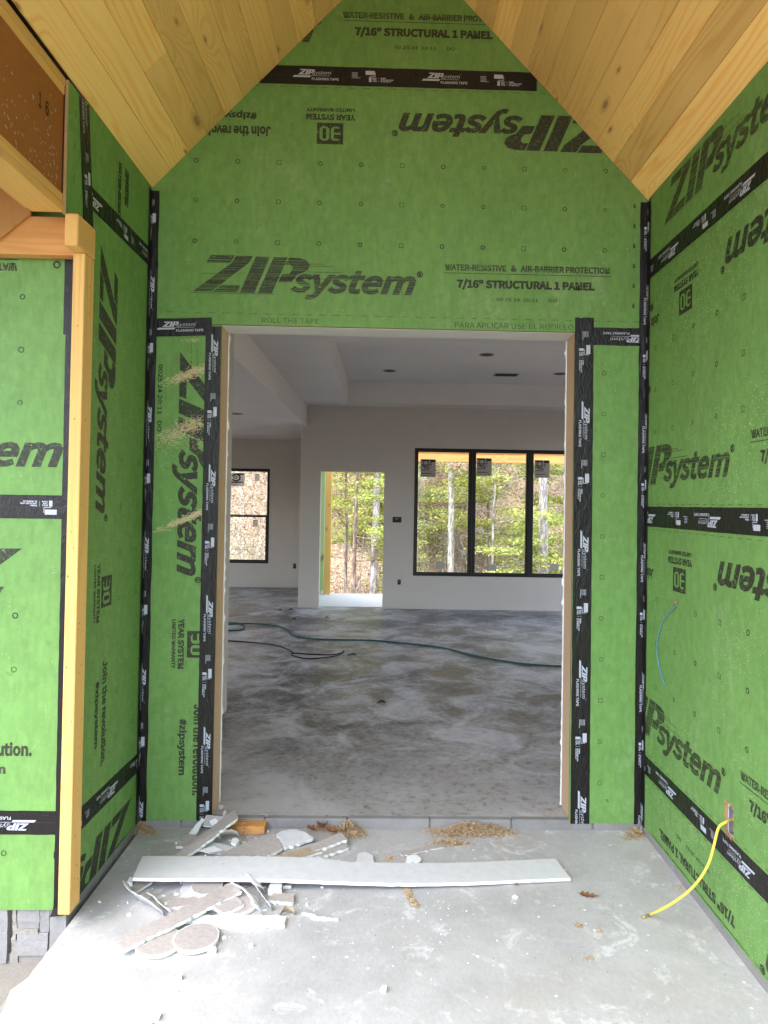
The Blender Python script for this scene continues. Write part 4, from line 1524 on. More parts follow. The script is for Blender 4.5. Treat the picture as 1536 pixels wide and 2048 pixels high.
ebox('switch_box', FOY, 1.12, 1.45, 0.14, 0.11, 'dark switch box on the partition just inside the doorway')

# ---- windows
def frame_part(name, fr, u0, u1, v0, v1, th, n0, n1, parent, mat=M_BLACK):
    V, Fc, MI = grid_wall(u0, u1, v0, v1, [(u0 + th, u1 - th, v0 + th, v1 - th)], fr, n0, n1)
    return mesh(name, V, Fc, [mat, mat], parent, MI)
def pane(fr, u0, u1, v0, v1, n, parent):
    V = [fr(u, v, n + dn) for dn in (0, -0.004) for u, v in ((u0, v0), (u1, v0), (u1, v1), (u0, v1))]
    return mesh('glass_pane', V, [(0, 1, 2, 3), (7, 6, 5, 4), (0, 4, 5, 1), (1, 5, 6, 2), (2, 6, 7, 3), (3, 7, 4, 0)], M_GLASS, parent)
def sticker(fr, u0, u1, v0, v1, n, parent, kind, name='sticker'):
    mat = M_LABEL if kind in ('dark', 'plain') else M_LABELW
    V = [fr(u, v, n + dn) for dn in (0.0006, 0.0002) for u, v in ((u0, v0), (u1, v0), (u1, v1), (u0, v1))]
    o = mesh(name, V[:4] if mat is M_LABELW else V, [(0, 1, 2, 3)] if mat is M_LABELW else [(0, 1, 2, 3), (7, 6, 5, 4), (0, 4, 5, 1), (1, 5, 6, 2), (2, 6, 7, 3), (3, 7, 4, 0)], mat, parent)
    W, H = u1 - u0, v1 - v0
    k = Ink()
    if kind == 'dark':
        k.rect(.05, .55, .90, .97); k.rect(.62, .95, .84, .97); k.rect(.04, .58, .66, .70); k.rect(.04, .50, .58, .61)
        k.ring(.34, .76, .20, .05, 14); k.ring(.42, .66, .24, .03, 12, 0, 200, 380); k.ring(.68, .74, .07, .03, 8)
        k.rect(.05, .36, .37, .41); k.rect(.42, .60, .37, .40); k.rect(.05, .95, .28, .285); k.rect(.05, .72, .18, .22); k.rect(.05, .60, .08, .10)
        k.ring(.80, .12, .06, .02, 8)
        k.poly([(.15, .58), (.55, .45), (.70, .58), (.60, .50)])
    elif kind == 'logo':
        k.ring(.46, .66, .30, .10, 18, 1, -150, 160); k.ring(.42, .68, .13, .06, 12, 1); k.rect(.50, .93, .86, .97, 0)
        k.poly([(.05, .48), (.50, .36), (.85, .52), (.50, .44)], 1)
        k.text("onnvs", .10, .95, .24, .36, .03, 0, 0); k.rect(.10, .62, .14, .17, 0); k.rect(.10, .50, .06, .08, 0)
    elif kind == 'note':
        k.rect(.1, .9, .93, .97); 
    if k.v:
        k2 = Ink(); k2.add(k, lambda a, b: (u0 + a * W, v0 + b * H))
        lay(k2, fr, (u0, u1, v0, v1), o, [M_LINK, M_LNAVY], n + 0.0012, 'sticker_print')
    return o
labs = ['black framed window nearest the back doorway, first of the row of three',
        'black framed window in the middle of the row of three',
        'black framed window beside the right door jamb, last of the row of three']
for i in range(3):
    u0 = WIN[0] + 0.852 * i + 0.0012
    u1 = u0 + 0.852 - 0.0024
    t = empty('window', FARF((u0 + u1) / 2, WIN[2], -0.03), labs[i], 'window', 'row of three windows in the far wall')
    frame_part('frame', FARF, u0, u1, WIN[2] + 0.002, WIN[3] - 0.002, 0.034, -0.085, 0.004, t)
    frame_part('sash', FARF, u0 + 0.0345, u1 - 0.0345, WIN[2] + 0.0365, WIN[3] - 0.0365, 0.018, -0.075, -0.012, t)
    gu0, gu1, gv0, gv1 = u0 + 0.0528, u1 - 0.0528, WIN[2] + 0.0548, WIN[3] - 0.0548
    p = pane(FARF, gu0, gu1, gv0, gv1, -0.045, t)
    du = (0.035, 0.010, 0.018)[i]
    dv = (0.105, 0.075, 0.090)[i]
    sticker(FARF, gu0 + du, gu0 + du + 0.225, gv1 - dv - 0.262, gv1 - dv, -0.045, t, 'dark')
    su = gu0 + (0.275, 0.19, 0.26)[i]
    sv = gv0 + (0.05, 0.03, 0.05)[i]
    sticker(FARF, su, su + 0.135, sv, sv + 0.095, -0.045, t, 'plain')
t = empty('window', LFR((WL[0] + WL[1]) / 2, WL[2], -0.03), 'black single hung window in the deeper room on the left', 'window')
frame_part('frame', LFR, WL[0] + .001, WL[1] - .001, WL[2] + .002, WL[3] - .002, 0.034, -0.085, 0.004, t)
frame_part('upper_sash', LFR, WL[0] + .0355, WL[1] - .0355, 1.3365, WL[3] - .0365, 0.016, -0.080, -0.050, t)
frame_part('lower_sash', LFR, WL[0] + .0355, WL[1] - .0355, WL[2] + .0365, 1.336, 0.026, -0.045, -0.010, t)
pane(LFR, WL[0] + .052, WL[1] - .052, 1.353, WL[3] - .053, -0.065, t)
pane(LFR, WL[0] + .062, WL[1] - .062, WL[2] + .063, 1.309, -0.028, t)
sticker(LFR, -2.86, -2.575, 1.86, 2.10, -0.065, t, 'logo')
sticker(LFR, -2.39, -2.305, 1.965, 2.085, -0.065, t, 'note')
sticker(LFR, -2.405, -2.315, 1.140, 1.262, -0.028, t, 'note')

# ---- back porch frame
o = box('rear_post', -1.055, -0.945, 8.28, 8.38, FI - 0.02, 2.320, M_SPF_Z, None, 0.004)
tag(o, 'yellow timber post on the back porch just outside the doorway', 'post')
rb = empty('rear_beam', (1.5, 8.33, 2.32), 'timber beam across the back porch seen through the tops of the windows', 'beam')
box('beam', -1.2, 4.4, 8.28, 8.38, 2.3205, 2.470, M_SPF_X, rb, 0.003)
box('plate', -1.2, 4.4, 8.27, 8.385, 2.4705, 2.530, M_SPF_X, rb, 0.003)
# ================================================================== CABLES
def tube(name, pts, r, mat, parent=None, sub=6, sides=8):
    P = [Vector(p) for p in pts]
    Q = []
    for i in range(len(P) - 1):
        a, b, c, d = P[max(i - 1, 0)], P[i], P[i + 1], P[min(i + 2, len(P) - 1)]
        for s in range(sub):
            t = s / sub
            Q.append(0.5 * ((2 * b) + (-a + c) * t + (2 * a - 5 * b + 4 * c - d) * t * t + (-a + 3 * b - 3 * c + d) * t ** 3))
    Q.append(P[-1])
    V, Fc = [], []
    up = Vector((0, 0, 1))
    for i, q in enumerate(Q):
        d = (Q[min(i + 1, len(Q) - 1)] - Q[max(i - 1, 0)]).normalized()
        e = d.cross(up)
        if e.length < 1e-3:
            e = Vector((1, 0, 0))
        e.normalize()
        f = e.cross(d)
        for j in range(sides):
            a = 2 * math.pi * j / sides
            V.append(q + e * r * math.cos(a) + f * r * math.sin(a))
    for i in range(len(Q) - 1):
        for j in range(sides):
            Fc.append((i * sides + j, i * sides + (j + 1) % sides, (i + 1) * sides + (j + 1) % sides, (i + 1) * sides + j))
    Fc += [tuple(range(sides - 1, -1, -1)), tuple(range((len(Q) - 1) * sides, len(Q) * sides))]
    return mesh(name, V, Fc, mat, parent, smooth=True)

yc = empty('yellow_cable', (1.15, -0.80, FL), 'yellow cable hanging out of the box in the right wall down to the slab', 'cable')
ypts = [(1.33, -0.85, 0.462), (1.3, -0.838, 0.45), (1.262, -0.866, 0.453), (1.24, -0.862, 0.431), (1.218, -0.874, 0.374), (1.2, -0.878, 0.318), (1.172, -0.879, 0.265), (1.135, -0.864, 0.205), (1.09, -0.841, 0.15), (1.048, -0.798, 0.091), (1.051, -0.703, 0.02)]
tube('sheath', ypts, 0.0050, M_YELLOW, yc, 6, 10)
tube('brass_tip', [(1.051, -0.703, 0.02), (1.015, -0.719, 0.018)], 0.0046, M_BRASS, yc, 2, 10)
o = tube('blue_wire', [RIGHTW(0.384, 1.185, -0.004), RIGHTW(0.383, 1.172, 0.006), RIGHTW(0.330, 1.138, 0.010), RIGHTW(0.262, 1.090, 0.010), RIGHTW(0.205, 1.010, 0.008), RIGHTW(0.190, 0.945, 0.007),
                       RIGHTW(0.215, 0.880, 0.008), RIGHTW(0.262, 0.832, 0.009), RIGHTW(0.296, 0.805, 0.010)], 0.0023, M_BLUE)
tag(o, 'thin blue wire curling down from a small hole in the right wall', 'wire')
r = random.Random(2)
V, Fc = [], []
for _ in range(26):
    u, v = 0.385 + r.gauss(0, .007), 1.187 + r.gauss(0, .006)
    b = len(V); a = r.uniform(0, 6.28); l = r.uniform(.003, .008)
    for q in range(3):
        V.append(RIGHTW(u + l * math.cos(a + q * 2.1), v + l * math.sin(a + q * 2.1), .001 + r.uniform(0, .003)))
    Fc.append((b, b + 1, b + 2))
o = mesh('wire_hole_splinters', V, Fc, M_OSB, rw); o['kind'] = 'stuff'

hz = FI + 0.011
o = tube('hose', [(x, yy, hz + dz) for x, yy, dz in ((-2.9, 5.0, 0), (-2.4, 5.3, 0), (-1.931, 5.300, 0), (-1.80, 5.235, 0), (-1.719, 5.069, 0.0), (-1.702, 4.871, 0), (-1.776, 4.802, 0), (-1.95, 4.80, 0), (-2.10, 4.95, 0), (-2.05, 5.06, .012),
                  (-1.893, 5.077, 0.02), (-1.727, 5.138, 0.022), (-1.558, 5.219, .004), (-1.375, 5.162, 0), (-1.172, 4.907, 0), (-1.07, 4.60, 0), (-0.966, 4.458, 0), (-0.726, 4.329, 0), (-0.168, 4.307, 0),
                  (0.165, 4.189, 0), (0.589, 3.978, 0), (0.959, 3.543, 0), (1.313, 3.279, 0), (1.749, 3.177, 0), (2.4, 3.2, 0))], 0.0092, M_HOSE)
tag(o, 'dark green hose snaking across the room floor with a small loop', 'hose')
cz = FI + 0.006
o = tube('cord', [(x, yy, cz + dz) for x, yy, dz in ((-2.4, 4.3, 0), (-1.729, 4.221, 0), (-1.47, 4.155, 0), (-1.237, 4.062, 0), (-1.081, 3.917, 0), (-0.96, 3.728, 0), (-0.935, 3.659, 0), (-0.95, 3.62, 0), (-0.90, 3.615, .004), (-0.756, 3.599, 0), (-0.553, 3.587, 0),
                  (-0.447, 3.661, 0.004), (-0.423, 3.757, .010), (-0.430, 3.66, .006), (-0.500, 3.53, 0), (-0.638, 3.436, 0), (-0.782, 3.407, 0), (-0.935, 3.544, 0))], 0.0058, M_CORD)
tag(o, 'thin black cord lying in a loop on the room floor', 'cord')
for i, (x, yy, s) in enumerate(((-0.33, 3.60, .05), (-0.78, 5.8, .03), (-0.02, 1.95, .035), (-1.2, 5.7, .025), (-1.5, 6.4, .03), (-1.35, 6.45, .03))):
    V = [(x + s * a + rnd.uniform(-.2, .2) * s, yy + s * 0.5 * b, FI + 0.003 + h) for a, b, h in ((-1, -.4, 0), (-.2, -1, .012), (1, -.3, .002), (.5, .8, .015), (-.6, .9, .004), (0, 0, .02))]
    o = mesh('wood_scrap', V, [(0, 1, 5), (1, 2, 5), (2, 3, 5), (3, 4, 5), (4, 0, 5)], M_BOX)
    o.modifiers.new('thickness', 'SOLIDIFY').thickness = 0.003
    tag(o, ['small dark scrap beside the end of the black cord loop', 'dark crumb on the room floor behind the green hose', 'dark scrap on the room floor near the front doorway',
            'tiny dark crumb on the floor toward the left room', 'tiny dark fleck on the floor of the left room near the window', 'tiny dark fleck on the floor of the left room beside the wall end'][i], 'scrap')

# ================================================================== DEBRIS ON THE PORCH SLAB
def jag(pts, amp, step, seed):
    """Subdivide the outline and roughen it."""
    r = random.Random(seed)
    out = []
    for i in range(len(pts)):
        a, b = Vector(pts[i]), Vector(pts[(i + 1) % len(pts)])
        m = max(1, int((b - a).length / step))
        for j in range(m):
            p = a.lerp(b, j / m)
            if j:
                p += Vector((r.gauss(0, amp), r.gauss(0, amp), 0))
            out.append(p)
    return out


def piece(name, label, pts, th, mats=(None, None), cat='drywall scrap', rough=0.0028, step=0.012, group='drywall offcuts on the porch slab', world=False):
    """Flat scrap; pts = photo pixels with the height of the top face (metres above the slab)."""
    P = [Vector(p) if world else at(p[0], p[1], FL + p[2]) for p in pts]
    ar = sum(P[i].x * P[(i + 1) % len(P)].y - P[(i + 1) % len(P)].x * P[i].y for i in range(len(P)))
    if ar < 0:
        P.reverse()
    P = jag(P, rough, step, len(name) * 7 + len(label) * 13 + len(pts))
    vs, fs = prism(P, th)
    vs = [Vector((v.x, v.y, max(v.z, FL + 0.0006))) if i >= len(P) else v for i, v in enumerate(vs)]
    o = mesh(name, vs, fs, [mats[0] or M_PAPER, mats[1] or M_GYP], None, [0] + [1] * (len(fs) - 1))
    tag(o, label, cat, group)
    return o


def disc(label, px, py, h, r, th, mat=M_BACK, tilt=(0, 0), cat='drywall disc', keep=None):
    c = at(px, py, FL + h)
    n = 40
    P = []
    for i in range(n):
        a = 2 * math.pi * i / n
        if keep and not (keep[0] <= math.degrees(a) <= keep[1]):
            continue
        q = r * (1 + 0.012 * math.sin(3 * a + px) + rnd.uniform(-.016, .014))
        P.append(Vector((c.x + q * math.cos(a), c.y + q * math.sin(a), c.z + tilt[0] * q * math.cos(a) + tilt[1] * q * math.sin(a))))
    m = len(P)
    ctr = sum(P, Vector()) / m
    inner = [ctr.lerp(p, 0.955) + Vector((0, 0, 0.0003)) for p in P]
    V = inner + P + [p - Vector((0, 0, th)) for p in P]
    V = [Vector((v.x, v.y, max(v.z, FL + 0.0006))) for v in V]
    Fc = [tuple(range(m))] + [(i, i + m, (i + 1) % m + m, (i + 1) % m) for i in range(m)] + [(i + m, i + 2 * m, (i + 1) % m + 2 * m, (i + 1) % m + m) for i in range(m)] + [tuple(range(3 * m - 1, 2 * m - 1, -1))]
    o = mesh('drywall_disc', V, Fc, [mat, M_GYP], None, [0] + [1] * (len(Fc) - 1))
    tag(o, label, cat, 'drywall discs cut out for ceiling lights')
    return o


TH = 0.0127
# long white strip, slightly bent
top = [(285, 1712), (420, 1712.5), (555, 1713), (640, 1716), (700, 1724), (800, 1726), (900, 1726), (1000, 1722), (1111, 1717)]
bot = [(265, 1756), (400, 1757), (530, 1758), (640, 1762), (720, 1765), (820, 1767), (930, 1765), (1040, 1760), (1141, 1756)]
hh = [.062, .060, .056, .048, .040, .030, .024, .020, .0175]
A = [at(x, y_, FL + h) for (x, y_), h in zip(top, hh)]
B = [at(x, y_, FL + h) for (x, y_), h in zip(bot, hh)]
r = random.Random(8)
V, Fc, MI = [], [], []
NS = 8
rows = []
for i in range(len(A) - 1):
    for s in range(NS):
        t_ = s / NS
        rows.append((A[i].lerp(A[i + 1], t_), B[i].lerp(B[i + 1], t_)))
rows.append((A[-1], B[-1]))
for a, b in rows:
    j1, j2 = r.gauss(0, .0007), r.gauss(0, .0011)
    a, b = a + Vector((0, j1, 0)), b + Vector((0, j2, 0))
    V += [a, b, b - Vector((0, 0.001, TH)), a - Vector((0, 0, TH))]
for i in range(len(rows) - 1):
    q = 4 * i
    for j in range(4):
        Fc.append((q + j, q + 4 + j, q + 4 + (j + 1) % 4, q + (j + 1) % 4)); MI.append(0 if j == 0 else 1 if j != 2 else 2)
Fc += [(0, 1, 2, 3), tuple(4 * (len(rows) - 1) + k_ for k_ in (3, 2, 1, 0))]; MI += [1, 1]
o = mesh('drywall_strip', V, Fc, [M_PAPER, M_GYP, M_BACK], None, MI)
bm = bmesh.new(); bm.from_mesh(o.data); bmesh.ops.recalc_face_normals(bm, faces=bm.faces); bm.to_mesh(o.data); bm.free()
tag(o, 'long white drywall strip lying across the heap, by far the longest scrap', 'drywall scrap', 'drywall offcuts on the porch slab')

piece('drywall_strip', 'grey backed drywall strip slanting over the round discs', [(228, 1882, .030), (345, 1824, .036), (463, 1764, .040), (484, 1782, .040), (365, 1843, .036), (246, 1900, .030)], TH, (M_BACK, M_GYP))
piece('drywall_strip', 'grey backed drywall strip leaning up to the left door jamb', [(345, 1712, .030), (410, 1665, .060), (468, 1618, .095), (476, 1634, .095), (425, 1676, .060), (372, 1714, .030)], TH, (M_BACK, M_GYP))
piece('drywall_scrap', 'large grey backed drywall panel piece behind the long white strip', [(430, 1712, .026), (480, 1690, .036), (548, 1663, .048), (565, 1696, .044), (530, 1713, .036)], TH, (M_BACK, M_GYP))
piece('drywall_scrap', 'white half disc of drywall leaning behind the grey panel piece', [(553, 1668, .050), (566, 1661, .050), (590, 1658, .048), (610, 1664, .044), (627, 1676, .036), (600, 1687, .036), (567, 1695, .040)], TH, (M_PAPER, M_GYP))
piece('drywall_strip', 'short grey drywall strip pointing at the brown curled leaves', [(560, 1703, .020), (628, 1686, .030), (683, 1664, .040), (695, 1678, .036), (640, 1698, .028), (590, 1712, .020)], TH, (M_BACK, M_GYP))
piece('drywall_strip', 'short grey drywall strip lying in front of the one that points at the leaves', [(575, 1713, .016), (640, 1698, .016), (691, 1684, .016), (697, 1695, .016), (640, 1714, .016)], TH, (M_BACK, M_GYP))
piece('drywall_scrap', 'tan backed drywall scrap between the panel piece and the short grey strips', [(540, 1714, .026), (590, 1700, .028), (640, 1690, .026), (645, 1703, .024), (600, 1716, .024)], .008, (M_BACK2, M_GYP))
piece('drywall_scrap', 'white edged drywall scrap at the left rear of the heap', [(352, 1692, .022), (368, 1668, .030), (412, 1672, .030), (398, 1695, .024)], TH, (M_BACK, M_GYP))
piece('drywall_strip', 'thin white drywall sliver standing against the left door tape', [(378, 1668, .020), (402, 1636, .060), (409, 1638, .060), (391, 1668, .020)], .010, (M_GYP, M_GYP))
piece('drywall_scrap', 'grey drywall flap at the foot of the left door jamb', [(405, 1650, .030), (412, 1630, .072), (455, 1633, .080), (470, 1645, .055), (430, 1655, .030)], .006, (M_BACK, M_GYP))
piece('drywall_scrap', 'pale drywall slab lying under the crossing strips', [(398, 1690, .016), (405, 1678, .020), (478, 1697, .018), (470, 1706, .014), (420, 1703, .014)], TH, (M_PAPER, M_GYP))
piece('paper_scrap', 'thin torn white paper strip in the middle of the heap', [(390, 1700, .028), (430, 1692, .034), (445, 1700, .032), (420, 1706, .026)], .003, (M_GYP, M_GYP), 'paper scrap')
piece('drywall_chip', 'small round white plaster chip in the middle of the heap', [(462, 1684, .036), (466, 1676, .040), (474, 1675, .040), (478, 1681, .038), (472, 1688, .034)], .012, (M_GYP, M_GYP), 'plaster chip')
# cut block of yellow lumber
a0, a1 = at(428, 1668, FL + .002), at(529, 1668, FL + .002)
t = box('lumber_offcut', a0.x, a1.x, a0.y, a0.y + 0.085, FL + .001, FL + .039, M_SPF_X, None, 0.002)
tag(t, 'short yellow lumber offcut lying against the block step behind the heap', 'lumber offcut')

disc('whole round grey drywall disc at the front of the heap', 393, 1873, .020, .0805, TH)
disc('grey drywall disc mostly hidden under the front slanting strip', 318, 1882, .0175, .080, TH)
disc('oval grey drywall disc peeping out below the long white strip', 414, 1771, .030, .062, TH)
disc('broken grey drywall disc under the white curl of paper', 478, 1806, .0165, .072, TH)
piece('drywall_scrap', 'blank white drywall square under the oval disc', [(361, 1798, .014), (367, 1755, .014), (440, 1755, .014), (440, 1790, .014), (400, 1798, .014)], TH, (M_PAPER, M_GYP))
piece('drywall_scrap', 'white edged scrap partly under the front slanting strip', [(341, 1815, .014), (345, 1797, .016), (392, 1793, .016), (400, 1806, .014)], TH, (M_BACK, M_GYP))
piece('drywall_scrap', 'broken grey block of drywall lying on the broken disc', [(426, 1811, .030), (440, 1797, .032), (470, 1790, .034), (488, 1808, .032), (462, 1822, .030), (445, 1826, .028)], TH, (M_BACK, M_GYP), rough=0.002)
piece('drywall_strip', 'flat bright white drywall bar in front of the broken disc', [(368, 1840, .0145), (380, 1830, .0145), (573, 1831, .0145), (569, 1850, .0145), (440, 1851, .0145)], TH, (M_GYP, M_GYP))
piece('drywall_scrap', 'grey backed white edged scrap at the right of the heap', [(530, 1800, .015), (548, 1785, .017), (588, 1785, .017), (585, 1805, .015)], TH, (M_BACK, M_GYP))
piece('drywall_scrap', 'small white drywall block below the middle of the long strip', [(536, 1778, .030), (540, 1763, .032), (565, 1764, .032), (563, 1779, .030)], .026, (M_PAPER, M_GYP))
piece('drywall_scrap', 'tiny grey scrap right of the small white block', [(566, 1772, .016), (568, 1764, .016), (584, 1765, .016), (582, 1771, .016)], TH, (M_BACK, M_GYP))
piece('drywall_scrap', 'thin grey drywall offcut under the left end of the long strip', [(264, 1782, .012), (270, 1762, .018), (302, 1760, .020), (305, 1763, .018), (272, 1784, .012)], .010, (M_BACK, M_GYP))
piece('plaster_sliver', 'thin white plaster sliver by itself right of the bright bar', [(603, 1826, .007), (607, 1823, .007), (640, 1833, .007), (677, 1836, .007), (676, 1839, .007), (637, 1839, .007)], .006, (M_GYP, M_GYP), 'plaster chip')
piece('drywall_chip', 'rounded white drywall chip behind the middle of the long strip', [(711, 1724, .014), (718, 1706, .016), (730, 1703, .016), (745, 1710, .016), (748, 1724, .014)], TH, (M_PAPER, M_GYP), 'plaster chip')
piece('drywall_chip', 'jagged white plaster chunk beside the torn grey strip', [(811, 1722, .012), (815, 1711, .016), (832, 1709, .016), (843, 1718, .014), (838, 1725, .012)], .012, (M_GYP, M_GYP), 'plaster chip')
piece('paper_scrap', 'torn grey paper strip running from the white chunk to the sawdust', [(800, 1704, .010), (850, 1693, .008), (890, 1688, .006), (889, 1693, .006), (845, 1703, .008), (806, 1712, .010)], .004, (M_BACK, M_GYP), 'paper scrap', rough=0.003)
piece('drywall_chip', 'white plaster chip at the bottom edge of the slab', [(274, 2030, .010), (288, 2027, .012), (310, 2023, .012), (322, 2025, .010), (318, 2037, .010), (292, 2046, .010)], .009, (M_GYP, M_GYP), 'plaster chip')
piece('drywall_chip', 'small white plaster chip beside the front disc', [(415, 1901, .012), (420, 1893, .016), (430, 1892, .016), (433, 1899, .014), (424, 1905, .012)], .014, (M_GYP, M_GYP), 'plaster chip')
piece('drywall_chip', 'pale plaster knob on the slab below the front disc', [(353, 1951, .010), (358, 1946, .014), (365, 1948, .014), (363, 1955, .010)], .012, (M_GYP, M_GYP), 'plaster chip')
piece('drywall_chip', 'small plaster chip low in the middle of the slab', [(760, 1978, .010), (766, 1970, .014), (774, 1971, .014), (772, 1981, .010)], .010, (M_GYP, M_GYP), 'plaster chip')
piece('drywall_chip', 'crumb of plaster at the left end of the long strip', [(254, 1763, .016), (260, 1753, .020), (266, 1757, .020), (265, 1766, .014)], .014, (M_GYP, M_GYP), 'plaster chip')
piece('drywall_chip', 'flat white plaster chip under the right half of the long strip', [(1024, 1792, .006), (1030, 1789, .008), (1037, 1793, .006), (1033, 1796, .005)], .005, (M_GYP, M_GYP), 'plaster chip')

# curled paper ribbons: a path with a width, standing on edge
def ribbon(label, path, hgt, mat=M_GYP, lean=0.35, seed=0, name='paper_curl'):
    r = random.Random(seed)
    P = [at(x, y_, FL + z) for x, y_, z in path]
    Q = []
    for i in range(len(P) - 1):
        a, b, c, d = P[max(i - 1, 0)], P[i], P[i + 1], P[min(i + 2, len(P) - 1)]
        for s in range(5):
            t_ = s / 5
            Q.append(0.5 * ((2 * b) + (-a + c) * t_ + (2 * a - 5 * b + 4 * c - d) * t_ * t_ + (-a + 3 * b - 3 * c + d) * t_ ** 3))
    Q.append(P[-1])
    V, Fc = [], []
    for i, q in enumerate(Q):
        d = (Q[min(i + 1, len(Q) - 1)] - Q[max(i - 1, 0)]); d.z = 0; d.normalize()
        e = Vector((d.y, -d.x, 0))
        h = 1.6 * hgt * (0.85 + 0.3 * r.random())
        V += [q, q + Vector((0, 0, h * 0.55)) + e * lean * h * 0.3, q + Vector((0, 0, h)) + e * lean * h]
    for i in range(len(Q) - 1):
        for j in range(2):
            Fc.append((3 * i + j, 3 * i + 3 + j, 3 * i + 4 + j, 3 * i + 1 + j))
    o = mesh(name, V, Fc, mat, smooth=True)
    o.modifiers.new('thickness', 'SOLIDIFY').thickness = 0.003
    tag(o, label, 'paper curl', 'curled strips of torn drywall paper')
    return o
ribbon('broad white paper curl bending over the right end of the slanting strip', [(470, 1777, .035), (490, 1785, .030), (508, 1800, .022), (520, 1818, .012), (524, 1829, .004)], .026, M_GYP, 0.9, 1)
ribbon('stiff white paper fold standing beside the broad curl', [(515, 1778, .012), (520, 1790, .010), (530, 1804, .006), (543, 1822, .002)], .022, M_PAPER, 0.5, 2)
ribbon('white crumpled paper flap under the middle of the long strip', [(514, 1765, .015), (524, 1775, .012), (531, 1788, .004)], .034, M_PAPER, 1.0, 6)
ribbon('torn white paper strip trailing from the left end of the heap', [(260, 1778, .006), (270, 1795, .004), (295, 1809, .003), (315, 1822, .002), (328, 1834, .002)], .028, M_PAPER, 0.7, 3)
ribbon('second torn white paper strip bending beside the trailing one', [(300, 1797, .006), (315, 1806, .004), (325, 1818, .003), (345, 1832, .002)], .022, M_GYP, 0.6, 4)
ribbon('small brown paper curl at the end of the bright white bar', [(560, 1832, .004), (568, 1824, .010), (580, 1824, .008), (590, 1830, .003)], .016, M_BACK2, 0.4, 5)
ribbon('small pale curl of paper at the left door jamb', [(437, 1622, .066), (448, 1621, .075), (453, 1630, .078), (446, 1638, .066)], .020, M_BACK, 0.2, 7)
ribbon('grey curled scrap by the brown sawdust in the heap', [(440, 1672, .030), (462, 1669, .034), (478, 1674, .036)], .018, M_BACK, 0.5, 8)

# sawdust piles
def pile(label, spots, seed, sz=0.0056):
    r = random.Random(seed)
    V, Fc = [], []
    for (px, py, rx, ry, cnt, hgt) in spots:
        c = at(px, py, FL)
        for _ in range(cnt):
            a, b = r.gauss(0, 0.45), r.gauss(0, 0.45)
            d2 = a * a + b * b
            z = FL + 0.0008 + r.random() * 1.7 * hgt * math.exp(-d2 * 2.2)
            x, y_ = c.x + a * rx, c.y + b * ry
            if y_ > -0.003:
                y_ = -0.003 - r.random() * .01
            l = sz * r.uniform(.7, 2.6); wd = sz * r.uniform(.35, .8); th = r.uniform(0, 6.28); ti = r.uniform(-.8, .8)
            d = Vector((math.cos(th), math.sin(th), ti * .6)); q = Vector((-math.sin(th), math.cos(th), r.uniform(-.5, .5)))
            i0 = len(V)
            for s1, s2 in ((-1, -.6), (1, -1), (1, .7), (-.8, 1)):
                p = Vector((x, y_, z)) + d * l * s1 / 2 + q * wd * s2 / 2
                p.z = max(p.z, FL + .0004)
                V.append(p)
            Fc.append((i0, i0 + 1, i0 + 2, i0 + 3))
    o = mesh('sawdust', V, Fc, M_DUST)
    at_ = o.data.attributes.new('tone', 'FLOAT', 'FACE')
    at_.data.foreach_set('value', [r.random() ** 1.4 for _ in Fc])
    tag(o, label, 'sawdust', None, 'stuff')
    return o
pile('big pile of tan sawdust against the block step right of centre', [(935, 1667, .17, .045, 4200, .034), (980, 1662, .11, .035, 1300, .022), (897, 1688, .10, .025, 900, .016), (870, 1658, .07, .02, 220, .006), (1010, 1668, .07, .02, 120, .004)], 21)
pile('tan sawdust heap beside the curled brown leaves', [(695, 1664, .075, .045, 1700, .034), (712, 1672, .06, .035, 500, .014), (640, 1662, .05, .02, 160, .010)], 22)
pile('tan sawdust in the left inner corner of the porch', [(280, 1658, .06, .055, 1000, .022), (298, 1668, .05, .03, 300, .008)], 23)
pile('tan sawdust in the right inner corner of the porch', [(1272, 1668, .055, .045, 800, .018), (1258, 1677, .05, .02, 110, .005)], 24)
pile('brown wood shavings trailing from under the long white strip', [(812, 1775, .020, .03, 170, .008), (818, 1790, .014, .04, 170, .006), (826, 1805, .014, .03, 120, .006), (833, 1812, .012, .02, 60, .005)], 25, .006)
pile('few wood shavings beside the round front disc', [(345, 1895, .028, .025, 130, .012), (362, 1902, .02, .01, 60, .008)], 26, .006)
pile('shavings caught in the middle of the heap', [(485, 1668, .035, .03, 260, .040), (446, 1759, .01, .008, 40, .05), (572, 1775, .012, .010, 50, .02), (778, 1718, .02, .02, 90, .006)], 27, .005)
pile('scattered sawdust crumbs on the right of the slab', [(1157, 1853, .016, .014, 110, .010), (1200, 1864, .014, .010, 60, .006), (1178, 1917, .02, .012, 50, .004), (1360, 1778, .02, .012, 60, .004), (1140, 1920, .012, .006, 20, .004)], 28, .004)
# plaster crumbs
r = random.Random(31)
V, Fc = [], []
for _ in range(240):
    if r.random() < .55:
        px, py = r.gauss(470, 150), r.gauss(1790, 60)
    elif r.random() < .5:
        px, py = r.gauss(880, 60), r.gauss(1840, 50)
    else:
        px, py = r.uniform(150, 1350), r.uniform(1700, 2040)
    if py < 1672 or py > 2046:
        continue
    c = at(px, py, FL)
    if not -1.13 < c.x < 1.25:
        continue
    s = r.uniform(.001, .0042)
    i0 = len(V)
    for k_ in range(4):
        a = k_ * 1.57 + r.random()
        V.append(c + Vector((s * math.cos(a), s * math.sin(a), .0005)))
    V.append(c + Vector((0, 0, s * r.uniform(.5, 1.2))))
    Fc += [(i0 + k_, i0 + (k_ + 1) % 4, i0 + 4) for k_ in range(4)]
o = mesh('plaster_crumbs', V, Fc, M_GYP)
tag(o, 'white plaster crumbs scattered over the porch slab', 'plaster crumbs', None, 'stuff')

